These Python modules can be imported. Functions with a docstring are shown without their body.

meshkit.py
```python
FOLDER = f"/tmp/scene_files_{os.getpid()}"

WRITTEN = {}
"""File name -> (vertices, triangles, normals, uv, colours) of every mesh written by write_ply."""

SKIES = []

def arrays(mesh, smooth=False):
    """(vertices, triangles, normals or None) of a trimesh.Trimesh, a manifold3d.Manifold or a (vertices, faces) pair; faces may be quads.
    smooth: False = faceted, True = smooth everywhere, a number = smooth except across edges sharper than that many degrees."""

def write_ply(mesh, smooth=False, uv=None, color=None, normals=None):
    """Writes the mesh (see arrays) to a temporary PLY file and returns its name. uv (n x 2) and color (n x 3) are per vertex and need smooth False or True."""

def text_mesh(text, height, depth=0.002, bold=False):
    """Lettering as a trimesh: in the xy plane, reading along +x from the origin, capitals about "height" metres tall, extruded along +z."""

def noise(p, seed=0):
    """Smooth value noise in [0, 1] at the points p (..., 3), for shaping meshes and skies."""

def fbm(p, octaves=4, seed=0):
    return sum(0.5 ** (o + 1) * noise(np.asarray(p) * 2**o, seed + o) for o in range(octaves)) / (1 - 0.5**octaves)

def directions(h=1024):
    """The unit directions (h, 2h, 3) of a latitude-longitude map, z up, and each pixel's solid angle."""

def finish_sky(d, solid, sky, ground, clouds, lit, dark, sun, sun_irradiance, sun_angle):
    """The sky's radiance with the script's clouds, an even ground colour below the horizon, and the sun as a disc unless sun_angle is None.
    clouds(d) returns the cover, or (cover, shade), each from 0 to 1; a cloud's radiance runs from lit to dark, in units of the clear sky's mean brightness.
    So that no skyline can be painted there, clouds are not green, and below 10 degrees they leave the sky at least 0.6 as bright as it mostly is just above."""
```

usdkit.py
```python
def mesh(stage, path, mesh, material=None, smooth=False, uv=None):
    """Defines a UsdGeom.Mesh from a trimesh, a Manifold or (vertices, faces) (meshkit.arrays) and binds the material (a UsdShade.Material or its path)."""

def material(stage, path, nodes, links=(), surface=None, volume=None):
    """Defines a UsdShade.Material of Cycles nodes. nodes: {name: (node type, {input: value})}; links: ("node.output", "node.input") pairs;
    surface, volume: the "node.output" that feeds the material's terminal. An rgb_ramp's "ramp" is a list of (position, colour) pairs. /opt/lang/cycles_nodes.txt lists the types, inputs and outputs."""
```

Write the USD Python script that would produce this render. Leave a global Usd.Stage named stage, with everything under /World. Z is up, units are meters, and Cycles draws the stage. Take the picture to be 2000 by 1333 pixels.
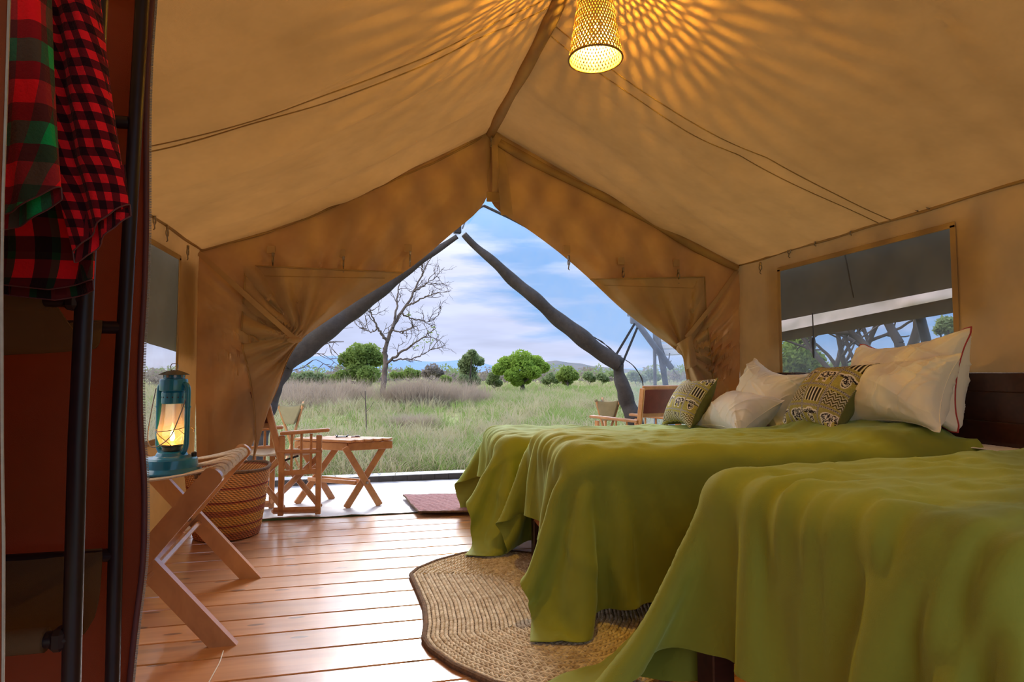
import math, random
import numpy as np, trimesh, usdkit, meshkit
from pxr import Usd, UsdGeom, UsdLux, UsdShade, Gf, Sdf, Vt

stage = Usd.Stage.CreateInMemory()
UsdGeom.SetStageUpAxis(stage, 'Z')
UsdGeom.Xform.Define(stage, '/World'); UsdGeom.Scope.Define(stage, '/World/Looks')
random.seed(7); rng = np.random.default_rng(7)

# ------------------------------------------------------------------ camera
F, PITCH, YAW, EYE = 1150., math.atan(61.5/1150), math.radians(12.7), np.array([0, 0, 1.0])
cam = UsdGeom.Camera.Define(stage, '/World/Camera')
cam.CreateHorizontalApertureAttr(36.0); cam.CreateFocalLengthAttr(36.0*F/2000)
cam.AddTranslateOp().Set(Gf.Vec3d(*EYE))
cam.AddRotateXYZOp().Set((90+math.degrees(PITCH), 0, -math.degrees(YAW)))
cam.CreateExposureAttr(0.80); cam.CreateClippingRangeAttr((0.05, 20000.0))
FW = np.array([math.sin(YAW)*math.cos(PITCH), math.cos(YAW)*math.cos(PITCH), math.sin(PITCH)])
RT = np.array([math.cos(YAW), -math.sin(YAW), 0]); UPV = np.cross(RT, FW)

def P(px, py, x=None, y=None, z=None, d=None):
    """A point of the place, measured from the photograph: where the sight line of a pixel meets a plane."""
    r = F*FW+(px-1000)*RT+(666.5-py)*UPV
    t = x/r[0] if x is not None else y/r[1] if y is not None else (z-EYE[2])/r[2] if z is not None else d/F
    return EYE+r*t

# ------------------------------------------------------------------ sky, sun
S = usdkit.material
def sky():
    n = {"tc": ("texture_coordinate", {}), "sp": ("separate_xyz", {}),
         "zz": ("math", {"math_type": "multiply", "value2": 6.5}), "cv": ("combine_xyz", {}),
         "nz": ("noise_texture", {"scale": 3.0, "detail": 6.0, "roughness": 0.55}),
         "zx": ("math", {"math_type": "multiply_add", "value2": 1.2}), "az": ("math", {"math_type": "multiply_add", "value2": -1.8, "value3": 0.76}), "amx": ("math", {"math_type": "maximum", "value2": -0.10}),
         "sum": ("math", {"math_type": "add"}),
         "cr": ("rgb_ramp", {"ramp": [(0.42, (0, 0, 0)), (0.62, (1, 1, 1))]}),
         "base": ("rgb_ramp", {"ramp": [(0.0, (.33, .40, .56)), (0.05, (.18, .31, .54)), (0.2, (.11, .26, .52)), (0.32, (.26, .46, .86)), (1, (.5, .7, 1.1))]}),
         "cl": ("rgb_ramp", {"ramp": [(0.0, (.42, .45, .59)), (0.06, (.37, .41, .57)), (0.15, (.43, .46, .61)), (0.25, (.54, .57, .70)), (0.33, (.80, .82, .92)), (0.55, (1.5, 1.5, 1.5)), (1, (2.0, 1.98, 1.95))]}),
         "n2": ("noise_texture", {"scale": 5.0, "detail": 4.0}),
         "lum": ("map_range", {"from_min": 0.3, "from_max": 0.7, "to_min": 0.86, "to_max": 1.14}),
         "clm": ("mix", {"mix_type": "multiply", "fac": 1.0}),
         "mx": ("mix", {}), "bg": ("background_shader", {"strength": SKY})}
    l = [("tc.generated", "sp.vector"), ("sp.z", "zz.value1"), ("sp.x", "cv.x"), ("sp.y", "cv.y"), ("zz.value", "cv.z"),
         ("cv.vector", "nz.vector"), ("sp.z", "zx.value1"), ("sp.x", "zx.value3"), ("zx.value", "az.value1"), ("az.value", "amx.value1"), ("nz.fac", "sum.value1"), ("amx.value", "sum.value2"), ("sum.value", "cr.fac"),
         ("sp.z", "base.fac"), ("sp.z", "cl.fac"), ("cv.vector", "n2.vector"), ("n2.fac", "lum.value"), ("cl.color", "clm.color1"), ("lum.result", "clm.color2"),
         ("cr.color", "mx.fac"), ("base.color", "mx.color1"), ("clm.color", "mx.color2"), ("mx.color", "bg.color")]
    d = UsdLux.DomeLight.Define(stage, '/World/SkyDome')
    UsdShade.MaterialBindingAPI.Apply(d.GetPrim()).Bind(S(stage, '/World/Looks/sky', n, l, surface="bg.background"))
SKY = 1.0
sky()
sun = UsdLux.DistantLight.Define(stage, '/World/Sun')
sun.CreateIntensityAttr(3.7); sun.CreateAngleAttr(24.0); sun.CreateColorAttr((1, .97, .93))       # a veiled sun, high in front of the tent
sun.AddRotateXYZOp().Set((-57, 0, -9))

# ------------------------------------------------------------------ helpers
def lin(r, g, b):
    c = np.array([r, g, b])/255.
    return tuple(float(v) for v in np.where(c < .04045, c/12.92, ((c+.055)/1.055)**2.4))
used = {}
def free(path):
    k = used.get(path, -1)+1; used[path] = k
    return path if k == 0 else '%s_%03d' % (path, k)
def tag(p, label=None, cat=None, group=None, kind=None):
    p = p.GetPrim()
    for k, v in (('label', label), ('category', cat), ('group', group), ('kind', kind)):
        if v: p.SetCustomDataByKey(k, v)
    return p
def thing(name, label=None, cat=None, loc=(0, 0, 0), rz=0., group=None, kind=None):
    x = UsdGeom.Xform.Define(stage, free('/World/'+name))
    x.AddTranslateOp().Set(Gf.Vec3d(*map(float, loc))); x.AddRotateZOp().Set(float(rz))
    return tag(x, label, cat, group, kind)
def obj(name, mesh, m, parent=None, smooth=35, uv=None, **kw):
    base = str(parent.GetPath()) if parent is not None else '/World'
    p = usdkit.mesh(stage, free(base+'/'+name), mesh, m, smooth=smooth, uv=uv).GetPrim()
    tag(p, kw.get('label'), kw.get('cat'), kw.get('group'), kw.get('kind'))
    return p
def norm(v):
    v = np.asarray(v, float); return v/(np.linalg.norm(v)+1e-12)
class MB:
    def __init__(s): s.v, s.f, s.n = [], [], 0
    def add(s, v, f):
        v = np.asarray(v, float); f = np.asarray(f, int)
        if f.shape[1] == 4: f = np.vstack([f[:, [0, 1, 2]], f[:, [0, 2, 3]]])
        s.v.append(v); s.f.append(f+s.n); s.n += len(v); return s
    def tm(s, t): return s.add(t.vertices, t.faces)
    def box(s, c, size, R=None, ch=0.0):
        h = np.asarray(size, float)/2
        if ch <= 0:
            v = np.array([[a, b, d] for a in (-1, 1) for b in (-1, 1) for d in (-1, 1)])*h
            t = trimesh.convex.convex_hull(v)
        else:
            ch = min(ch, h.min()*.9); v = []
            for a in (-1, 1):
                for b in (-1, 1):
                    for d in (-1, 1):
                        for k in range(3):
                            q = h-ch; q[k] = h[k]; v.append(q*(a, b, d))
            t = trimesh.convex.convex_hull(np.array(v))
        vv = np.asarray(t.vertices)
        if R is not None: vv = vv@np.asarray(R).T
        return s.add(vv+np.asarray(c, float), t.faces)
    def bar(s, a, b, w, t, side, ch=.003):
        """board from a to b; w along the direction 'side', t across it"""
        a = np.asarray(a, float); b = np.asarray(b, float); x = norm(b-a); y = np.asarray(side, float); y = norm(y-x*(y@x)); z = np.cross(x, y)
        return s.box((a+b)/2, (np.linalg.norm(b-a), w, t), np.stack([x, y, z], 1), ch)
    def tube(s, pts, r, n=8, cap=True):
        p = np.asarray(pts, float); r = np.broadcast_to(np.asarray(r, float), (len(p),))
        t = np.gradient(p, axis=0); t /= np.linalg.norm(t, axis=1, keepdims=True)+1e-12
        a = np.zeros_like(p); ref = np.array([0, 0, 1.]) if abs(t[0, 2]) < .9 else np.array([1., 0, 0])
        a[0] = norm(np.cross(t[0], ref))
        for i in range(1, len(p)): a[i] = norm(a[i-1]-t[i]*(a[i-1]@t[i]))
        b = np.cross(t, a); an = np.arange(n)*2*math.pi/n
        v = p[:, None]+r[:, None, None]*(np.cos(an)[None, :, None]*a[:, None]+np.sin(an)[None, :, None]*b[:, None])
        i, j = np.meshgrid(np.arange(len(p)-1), np.arange(n), indexing='ij')
        q = np.stack([i*n+j, i*n+(j+1) % n, (i+1)*n+(j+1) % n, (i+1)*n+j], -1).reshape(-1, 4)
        f = np.vstack([q[:, [0, 1, 2]], q[:, [0, 2, 3]]])
        if cap:
            e = (len(p)-1)*n
            f = np.vstack([f, [[0, k+1, k] for k in range(1, n-1)], [[e, e+k, e+k+1] for k in range(1, n-1)]])
        return s.add(v.reshape(-1, 3), f)
    def lathe(s, prof, c=(0, 0, 0), n=32, close=False):
        p = np.asarray(prof, float); an = np.arange(n)*2*math.pi/n
        v = np.stack([p[:, 0, None]*np.cos(an), p[:, 0, None]*np.sin(an), np.repeat(p[:, 1, None], n, 1)], -1)+np.asarray(c, float)
        i, j = np.meshgrid(np.arange(len(p)-1), np.arange(n), indexing='ij')
        return s.add(v.reshape(-1, 3), np.stack([i*n+j, i*n+(j+1) % n, (i+1)*n+(j+1) % n, (i+1)*n+j], -1).reshape(-1, 4))
    def mesh(s): return np.vstack(s.v), np.vstack(s.f)
def grid(v):
    """(nx,ny,3) points as a sheet"""
    nx, ny = v.shape[:2]; i = np.arange(nx*ny).reshape(nx, ny)
    return v.reshape(-1, 3), np.stack([i[:-1, :-1], i[1:, :-1], i[1:, 1:], i[:-1, 1:]], -1).reshape(-1, 4)
def resample(pts, n, s=None):
    p = np.asarray(pts, float)
    if s is None:
        d = np.r_[0, np.cumsum(np.linalg.norm(np.diff(p, axis=0), axis=1))]; s = d/d[-1]
    t = np.linspace(0, 1, n)
    return np.stack([np.interp(t, s, p[:, k]) for k in range(p.shape[1])], 1)
def smoothcurve(pts, n, s=None):
    q = resample(pts, n, s)
    for _ in range(max(1, n//12)):
        q[1:-1] = (q[:-2]+2*q[1:-1]+q[2:])/4
    return q
def fbm(p, sc, o=3, seed=0): return meshkit.fbm(np.asarray(p)*sc, o, seed)-.5
def thick(mesh, t):
    """a sheet given thickness t (for fabric hems seen edge-on)"""
    v, f, n = meshkit.arrays(mesh, True)
    m = trimesh.Trimesh(v, f, process=False)
    e = m.edges; es = np.sort(e, 1); u, inv, cnt = np.unique(es, axis=0, return_inverse=True, return_counts=True)
    be = e[cnt[inv.ravel()] == 1]; k = len(v)
    side = np.vstack([np.stack([be[:, 1], be[:, 0], be[:, 0]+k], 1), np.stack([be[:, 1], be[:, 0]+k, be[:, 1]+k], 1)])
    return np.vstack([v+n*t/2, v-n*t/2]), np.vstack([f, f[:, ::-1]+k, side])

# ------------------------------------------------------------------ materials
def mat(name, color, rough=.6, var=.12, vscale=6., stretch=(1, 1, 1), bump=0., bscale=120., metal=0., coat=0., spec=.5, rnd=0., sheen=0., color2=None, space='obj', detail=5., **kw):
    c = np.array(color); c2 = np.array(color2) if color2 is not None else c*(1-var*2)
    n = {"tc": ("texture_coordinate", {}), "g": ("geometry", {}), "mp": ("mapping", {"scale": stretch}), "nz": ("noise_texture", {"scale": vscale, "detail": detail, "roughness": .6}),
         "rr": ("rgb_ramp", {"ramp": [(.3, tuple(c2)), (.7, tuple(c))]}),
         "p": ("principled_bsdf", {"roughness": rough, "metallic": metal, "coat_weight": coat, "coat_roughness": .12, "specular_ior_level": spec, "sheen_weight": sheen, **kw})}
    src = "g.position" if space == 'world' else "tc.object"
    l = [(src, "mp.vector"), ("mp.vector", "nz.vector"), ("nz.fac", "rr.fac")]
    out = "rr.color"
    if rnd:
        n["oi"] = ("object_info", {}); n["rm"] = ("map_range", {"to_min": 1-rnd, "to_max": 1+rnd}); n["mm"] = ("mix", {"mix_type": "multiply", "fac": 1.0})
        l += [("oi.random", "rm.value"), (out, "mm.color1"), ("rm.result", "mm.color2")]; out = "mm.color"
    l.append((out, "p.base_color"))
    if bump:
        n["bn"] = ("noise_texture", {"scale": bscale, "detail": 3.}); n["b"] = ("bump", {"strength": bump, "distance": .004})
        l += [("mp.vector", "bn.vector"), ("bn.fac", "b.height"), ("b.normal", "p.normal")]
    return S(stage, '/World/Looks/'+name, n, l, surface="p.BSDF")

def canvas(name, col, trans, fac=.5, weave=True, var=.18):
    c = np.array(col)
    n = {"g": ("geometry", {}), "nz": ("noise_texture", {"scale": 2.2, "detail": 6., "roughness": .65}), "rr": ("rgb_ramp", {"ramp": [(.3, tuple(c*(1-var))), (.7, tuple(c*(1+var*.4)))]}),
         "rt": ("rgb_ramp", {"ramp": [(.3, tuple(np.array(trans)*(1-var))), (.7, tuple(np.array(trans)*(1+var*.4)))]}),
         "w": ("noise_texture", {"scale": 900., "detail": 1.}), "w2": ("noise_texture", {"scale": 14., "detail": 4.}), "wa": ("math", {"math_type": "multiply_add", "value2": 6.0}),
         "b": ("bump", {"strength": .22, "distance": .003}),
         "d": ("diffuse_bsdf", {}), "t": ("translucent_bsdf", {}), "m": ("mix_closure", {"fac": fac})}
    l = [("g.position", "nz.vector"), ("nz.fac", "rr.fac"), ("nz.fac", "rt.fac"), ("rr.color", "d.color"), ("rt.color", "t.color"), ("d.BSDF", "m.closure1"), ("t.BSDF", "m.closure2"),
         ("g.position", "w.vector"), ("g.position", "w2.vector"), ("w2.fac", "wa.value1"), ("w.fac", "wa.value3"), ("wa.value", "b.height"), ("b.normal", "d.normal")]
    return S(stage, '/World/Looks/'+name, n, l, surface="m.closure")

def net(name, col, clear=.75):
    n = {"g": ("geometry", {}), "nz": ("noise_texture", {"scale": 7., "detail": 5.}), "mr": ("map_range", {"from_min": .25, "from_max": .75, "to_min": clear+.08, "to_max": clear-.08}),
         "d": ("diffuse_bsdf", {"color": col}), "tl": ("translucent_bsdf", {"color": col}), "a": ("mix_closure", {"fac": .5}), "t": ("transparent_bsdf", {}), "m": ("mix_closure", {})}
    l = [("g.position", "nz.vector"), ("nz.fac", "mr.value"), ("mr.result", "m.fac"), ("d.BSDF", "a.closure1"), ("tl.BSDF", "a.closure2"), ("a.closure", "m.closure1"), ("t.BSDF", "m.closure2")]
    return S(stage, '/World/Looks/'+name, n, l, surface="m.closure")

def leafmat(name, c1, c2, vs=1.5):
    n = {"g": ("geometry", {}), "rr": ("rgb_ramp", {"ramp": [(0, c1), (1, c2)]}), "d": ("diffuse_bsdf", {}), "t": ("translucent_bsdf", {}), "m": ("mix_closure", {"fac": .4})}
    l = [("g.random_per_island", "rr.fac"), ("rr.color", "d.color"), ("rr.color", "t.color"), ("d.BSDF", "m.closure1"), ("t.BSDF", "m.closure2")]
    return S(stage, '/World/Looks/'+name, n, l, surface="m.closure")

def plaid(name, tones, per, noise=True):
    """checked wool: tones = (colour function of two stripe masks) a,b stripe cells along u and v"""
    n = {"uv": ("texture_coordinate", {}), "sp": ("separate_xyz", {})}
    l = [("uv.UV", "sp.vector")]
    for ax, o in (("u", "x"), ("v", "y")):
        n["f"+ax] = ("math", {"math_type": "multiply", "value2": 1./per}); n["m"+ax] = ("math", {"math_type": "floored_modulo", "value2": 1.0})
        n["r"+ax] = ("rgb_ramp", {"ramp": tones[ax], "interpolate": False})
        l += [("sp."+o, "f%s.value1" % ax), ("f%s.value" % ax, "m%s.value1" % ax), ("m%s.value" % ax, "r%s.fac" % ax)]
    n["mx"] = ("mix", {"mix_type": tones.get("op", "mix"), "fac": tones.get("fac", .5)})
    n["nz"] = ("noise_texture", {"scale": 260., "detail": 3.}); n["b"] = ("bump", {"strength": .5, "distance": .003}); n["tc"] = ("geometry", {})
    n["p"] = ("principled_bsdf", {"roughness": .95, "specular_ior_level": .1, "sheen_weight": .25, "sheen_tint": (.6, .2, .15)})
    l += [("ru.color", "mx.color1"), ("rv.color", "mx.color2"), ("mx.color", "p.base_color"), ("tc.position", "nz.vector"), ("nz.fac", "b.height"), ("b.normal", "p.normal")]
    return S(stage, '/World/Looks/'+name, n, l, surface="p.BSDF")

def emit(name, col, s):
    return S(stage, '/World/Looks/'+name, {"e": ("emission", {"color": col, "strength": s})}, surface="e.emission")
def vcol(name, rough=.85, tint=1.0):
    return S(stage, '/World/Looks/'+name, {"a": ("attribute", {"attribute": "displayColor"}), "g": ("geometry", {}), "nz": ("noise_texture", {"scale": 500., "detail": 2.}), "b": ("bump", {"strength": .4, "distance": .002}),
             "p": ("principled_bsdf", {"roughness": rough, "specular_ior_level": .2})}, [("a.color", "p.base_color"), ("g.position", "nz.vector"), ("nz.fac", "b.height"), ("b.normal", "p.normal")], surface="p.BSDF")

def wood(name, c1, c2, scale=(3, 30, 30), rough=.35, coat=.3, rnd=.18, knots=False, space='world', spec=.5, croug=.1, cior=1.5):
    n = {"g": ("geometry", {}), "tc": ("texture_coordinate", {}), "oi": ("object_info", {}), "of": ("math", {"math_type": "multiply", "value2": 37.}), "cx": ("combine_xyz", {}), "ad": ("vector_math", {"math_type": "add"}),
         "mp": ("mapping", {"scale": scale}), "nz": ("noise_texture", {"scale": 1., "detail": 6., "roughness": .6, "distortion": .6}),
         "rr": ("rgb_ramp", {"ramp": [(.28, c2), (.5, tuple((np.array(c1)+np.array(c2))/2)), (.72, c1)]}),
         "rm": ("map_range", {"to_min": 1-rnd, "to_max": 1+rnd}), "mm": ("mix", {"mix_type": "multiply", "fac": 1.0}), "b": ("bump", {"strength": .12, "distance": .002}),
         "p": ("principled_bsdf", {"roughness": rough, "coat_weight": coat, "coat_roughness": croug, "coat_ior": cior, "specular_ior_level": spec})}
    l = [(("g.position" if space == 'world' else "tc.object"), "ad.vector1"), ("oi.random", "of.value1"), ("of.value", "cx.x"), ("of.value", "cx.y"), ("cx.vector", "ad.vector2"), ("ad.vector", "mp.vector"), ("mp.vector", "nz.vector"),
         ("nz.fac", "rr.fac"), ("oi.random", "rm.value"), ("rr.color", "mm.color1"), ("rm.result", "mm.color2"), ("nz.fac", "b.height"), ("b.normal", "p.normal")]
    out = "mm.color"
    if knots:
        n["km"] = ("mapping", {"scale": (2.0, 7.0, 1.0)}); n["vo"] = ("voronoi_texture", {"scale": 1.0, "dimensions": "2D"}); n["kr"] = ("rgb_ramp", {"ramp": [(0, (1, 1, 1)), (.055, (.9, .9, .9)), (.075, (0, 0, 0))]})
        n["kx"] = ("mix", {"color2": (.06, .018, .008)}); n["kf"] = ("math", {"math_type": "multiply", "value2": .75})
        l += [("ad.vector", "km.vector"), ("km.vector", "vo.vector"), ("vo.distance", "kr.fac"), ("kr.color", "kf.value1"), ("kf.value", "kx.fac"), (out, "kx.color1")]; out = "kx.color"
    l.append((out, "p.base_color"))
    return S(stage, '/World/Looks/'+name, n, l, surface="p.BSDF")

M = {}
M['canvas'] = canvas('canvas', (.56, .32, .125), (.20, .088, .022), .32)
M['canvas_wall'] = canvas('canvas_wall', (.56, .345, .15), (.22, .10, .03), .32)
M['canvas_flap'] = canvas('canvas_flap', (.62, .40, .20), (.52, .285, .13), .28)
M['canvas_dark'] = canvas('canvas_dark', (.13, .105, .075), (.10, .075, .045), .3)

M['wardrobe'] = canvas('wardrobe_cloth', (.36, .115, .05), (.52, .14, .045), .5)
M['shelf_cloth'] = canvas('shelf_cloth', (.17, .10, .05), (.08, .04, .015), .2)
M['net'] = net('netting', (.36, .39, .46), .74)
M['canvas_pale'] = canvas('canvas_pale', (.92, .80, .72), (1.0, .72, .58), .80, var=.12)
M['net_window'] = net('window_netting', (.22, .19, .16), .72)
M['net_roll'] = mat('rolled_netting', (.060, .048, .042), .8, .2, 20, bump=.5, bscale=60)
M['plank'] = wood('plank_wood', (.62, .30, .125), (.40, .165, .06), (1.1, 16, 16), rough=.36, coat=1.0, rnd=.12, knots=True, spec=.9, croug=.17, cior=1.9)
M['rack_wood'] = wood('rack_wood', (.68, .34, .13), (.44, .19, .065), (9, 9, 5), rough=.3, coat=.4, rnd=.12)
M['teak'] = wood('teak', (.64, .31, .12), (.42, .175, .06), (12, 12, 10), rough=.35, coat=.25, rnd=.12)
M['dark_wood'] = wood('dark_wood', (.055, .016, .009), (.028, .008, .005), (4, 30, 30), rough=.28, coat=.4, rnd=.1)
M['orange_wood'] = wood('orange_wood', (.45, .15, .05), (.30, .09, .03), (4, 30, 30), rough=.4, coat=.2, rnd=.1)
M['pole'] = mat('painted_pole', (.022, .008, .008), .42, .2, 20, spec=.35)
M['black_metal'] = mat('black_metal', (.025, .022, .024), .45, .2, 30)
M['steel'] = mat('steel', (.30, .24, .17), .35, .1, 30, metal=.7)
M['groundsheet'] = mat('groundsheet', (.62, .60, .61), .45, .06, 4, bump=.3, bscale=12, space='world')
M['lip'] = mat('groundsheet_lip', (.05, .04, .035), .6, .2, 10)
M['olive'] = mat('olive_cotton', (.275, .305, .034), .72, .07, 3., bump=.15, bscale=420, sheen=.45, sheen_tint=(.60, .85, .35), spec=.25)
M['white_cotton'] = mat('white_cotton', (.90, .86, .76), .75, .03, 4, bump=.12, bscale=300, sheen=.1)
M['cream_cotton'] = mat('cream_cotton', (.92, .85, .64), .75, .04, 4, bump=.12, bscale=300, sheen=.1)
M['red_piping'] = mat('red_piping', (.50, .05, .04), .7)
M['purple'] = mat('purple_ticking', (.20, .13, .24), .8, .2, 30)
M['cushion_back'] = mat('cushion_back', (.16, .16, .03), .85, .1, 30, bump=.2, bscale=300)
M['lantern'] = mat('teal_enamel', (.012, .21, .36), .22, .06, 8, coat=.5)
M['lantern_cap'] = mat('aged_metal', (.16, .15, .10), .45, .25, 40, metal=.5)
M['wire'] = mat('wire', (.34, .27, .23), .35, .1, 30, metal=.7)
M['strap'] = mat('woven_strap', (.78, .66, .47), .8, .15, 90, bump=.8, bscale=220)
M['canvas_seat'] = mat('canvas_seat', (.56, .40, .24), .8, .08, 12, bump=.2, bscale=300)
M['leather'] = mat('red_leather', (.17, .035, .028), .38, .15, 14, bump=.2, bscale=150)
M['basin_canvas'] = mat('basin_canvas', (.34, .27, .13), .85, .12, 10, bump=.25, bscale=200)
M['jute'] = mat('jute_braid', (.80, .70, .55), .9, .3, 40, bump=.8, bscale=260, color2=(.36, .25, .14), space='world')
M['jute_edge'] = mat('jute_edge', (.22, .12, .06), .9, .3, 60, bump=.6, bscale=260)
M['doormat'] = mat('doormat', (.46, .24, .23), .95, .3, 60, bump=.8, bscale=120, color2=(.28, .12, .12))
M['brown_item'] = mat('brown_item', (.12, .04, .02), .4)
M['zip'] = mat('zip_tape', (.40, .34, .26), .5, .1, 50)
M['zip_red'] = mat('zip_binding', (.14, .035, .03), .6)
M['bamboo'] = mat('bamboo', (.80, .52, .16), .5, .1, 40)
M['bamboo_rim'] = mat('bamboo_rim', (.30, .16, .04), .5)
M['rope_white'] = mat('white_cord', (.75, .70, .66), .7)
M['bulb'] = emit('bulb_glow', (1.0, .60, .07), 38000.)
M['flame'] = emit('flame_glow', (1.0, .42, .06), 60.)
M['bark'] = mat('bark', (.17, .12, .095), .9, .3, 3, bump=.4, bscale=12, space='world')
M['bark_dark'] = mat('bark_dark', (.075, .055, .048), .9, .3, 3, space='world')
M['leaf_a'] = leafmat('leaf_mid', (.22, .29, .075), (.50, .56, .19))
M['leaf_b'] = leafmat('leaf_bright', (.25, .36, .06), (.56, .66, .17))
M['leaf_c'] = leafmat('leaf_grey', (.23, .28, .13), (.44, .49, .26))
M['leaf_d'] = leafmat('leaf_brown', (.25, .21, .18), (.44, .37, .32))
M['grass_green'] = leafmat('grass_green', (.23, .30, .09), (.54, .55, .26))
M['grass_straw'] = leafmat('grass_straw', (.40, .35, .21), (.74, .66, .46))
M['grass_red'] = leafmat('grass_red', (.36, .28, .21), (.68, .55, .43))
M['hill'] = mat('hill_scrub', (.24, .21, .19), 1., .25, .035, space='world', color2=(.14, .17, .20), spec=0., detail=9)
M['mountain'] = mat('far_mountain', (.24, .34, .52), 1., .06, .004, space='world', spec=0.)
M['ground'] = mat('field', (.42, .37, .20), 1., .2, .30, space='world', color2=(.25, .31, .10), spec=0., detail=7)
glass = S(stage, '/World/Looks/lantern_glass', {"f": ("fresnel", {"IOR": 1.5}), "t": ("transparent_bsdf", {"color": (.97, .95, .93)}), "g": ("glossy_bsdf", {"color": (1, 1, 1), "roughness": .05}), "m": ("mix_closure", {}), "d": ("translucent_bsdf", {"color": (.95, .88, .82)}), "m2": ("mix_closure", {"fac": .22})},
          [("f.fac", "m.fac"), ("t.BSDF", "m2.closure1"), ("d.BSDF", "m2.closure2"), ("m2.closure", "m.closure1"), ("g.BSDF", "m.closure2")], surface="m.closure")

M['clear_glass'] = S(stage, '/World/Looks/clear_glass', {"f": ("fresnel", {"IOR": 1.3}), "t": ("transparent_bsdf", {}), "g": ("glossy_bsdf", {"roughness": .05}), "m": ("mix_closure", {})}, [("f.fac", "m.fac"), ("t.BSDF", "m.closure1"), ("g.BSDF", "m.closure2")], surface="m.closure")
# ------------------------------------------------------------------ the tent
GY = 4.35                                   # the plane of the front gable
XL, XR = -1.204, 2.912; ZL, ZR = 1.835, 1.885; RX, RZ = .82, 2.845; YB = -1.4
# --- ceiling: two canvas slopes and the sleeve along the ridge
ceil = thing('ceiling', 'tan canvas tent roof of two slopes meeting at the ridge', 'tent roof', kind='structure')
def slope(xe, ze, seed, sag, gsag):
    nu, nv = 110, 90
    u, v = np.meshgrid(np.linspace(0, 1, nu), np.linspace(0, 1, nv), indexing='ij')   # u along y, v ridge to eave
    y = YB+(GY+.02-YB)*u
    x = RX+(xe-RX)*v; z = RZ+(ze-RZ)*v
    z = z-sag*np.sin(math.pi*v)*(.35+.65*np.sin(math.pi*np.clip(u, 0, 1)))-gsag*np.sin(math.pi*v)*np.clip((u-.6)/.4, 0, 1)**2
    z -= .09*(1-u)*(1-v)                                       # the ridge dips a little towards the back
    w = np.stack([x*.9+y*.55, y*.35-x*.5, z*0], -1)
    z += .12*fbm(np.stack([x*.5-.9*y*.25, y*.9+x*.55, z*0], -1), 1.0, 3, seed)*np.sin(math.pi*v)**.5
    k = np.stack([x*.35, (y+.33*x*(1 if xe < 0 else -1))*2.6, z*0], -1)
    kk = np.stack([x*.22, (y+.20*x*(1 if xe < 0 else -1))*1.5, z*0], -1)
    z += (.045*fbm(k, 1.4, 3, seed+5)-.050*np.clip(1-4*np.abs(fbm(kk, 1.5, 2, seed+6)), 0, 1)**1.5+.022*np.clip(1-5*np.abs(fbm(kk, 3.1, 2, seed+8)), 0, 1)**2)*np.sin(math.pi*v)**.4
    return np.stack([x, y, z], -1)
for xe, ze, sd, sag, gs in ((XL, ZL, 3, .10, .05), (XR, ZR, 9, .10, .0)):
    sf = slope(xe, ze, sd, sag, gs)
    obj('roof_panel', grid(sf), M['canvas'], ceil, smooth=True)
    for yy in (.55, 2.60 if xe < 0 else 2.82):                       # stitched double seams from ridge to eave
        for dd in (0, .085):
            fi = np.clip((yy+dd-YB)/(GY+.02-YB)*(sf.shape[0]-1), 0, sf.shape[0]-2); i0 = int(fi); ln = sf[i0]*(1-(fi-i0))+sf[i0+1]*(fi-i0)
            obj('seam', MB().tube(ln-np.array([0, 0, .001]), .0035, 5).mesh(), M['canvas_wall'], ceil, smooth=True)
ys = np.linspace(GY-.02, YB, 60)
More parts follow.
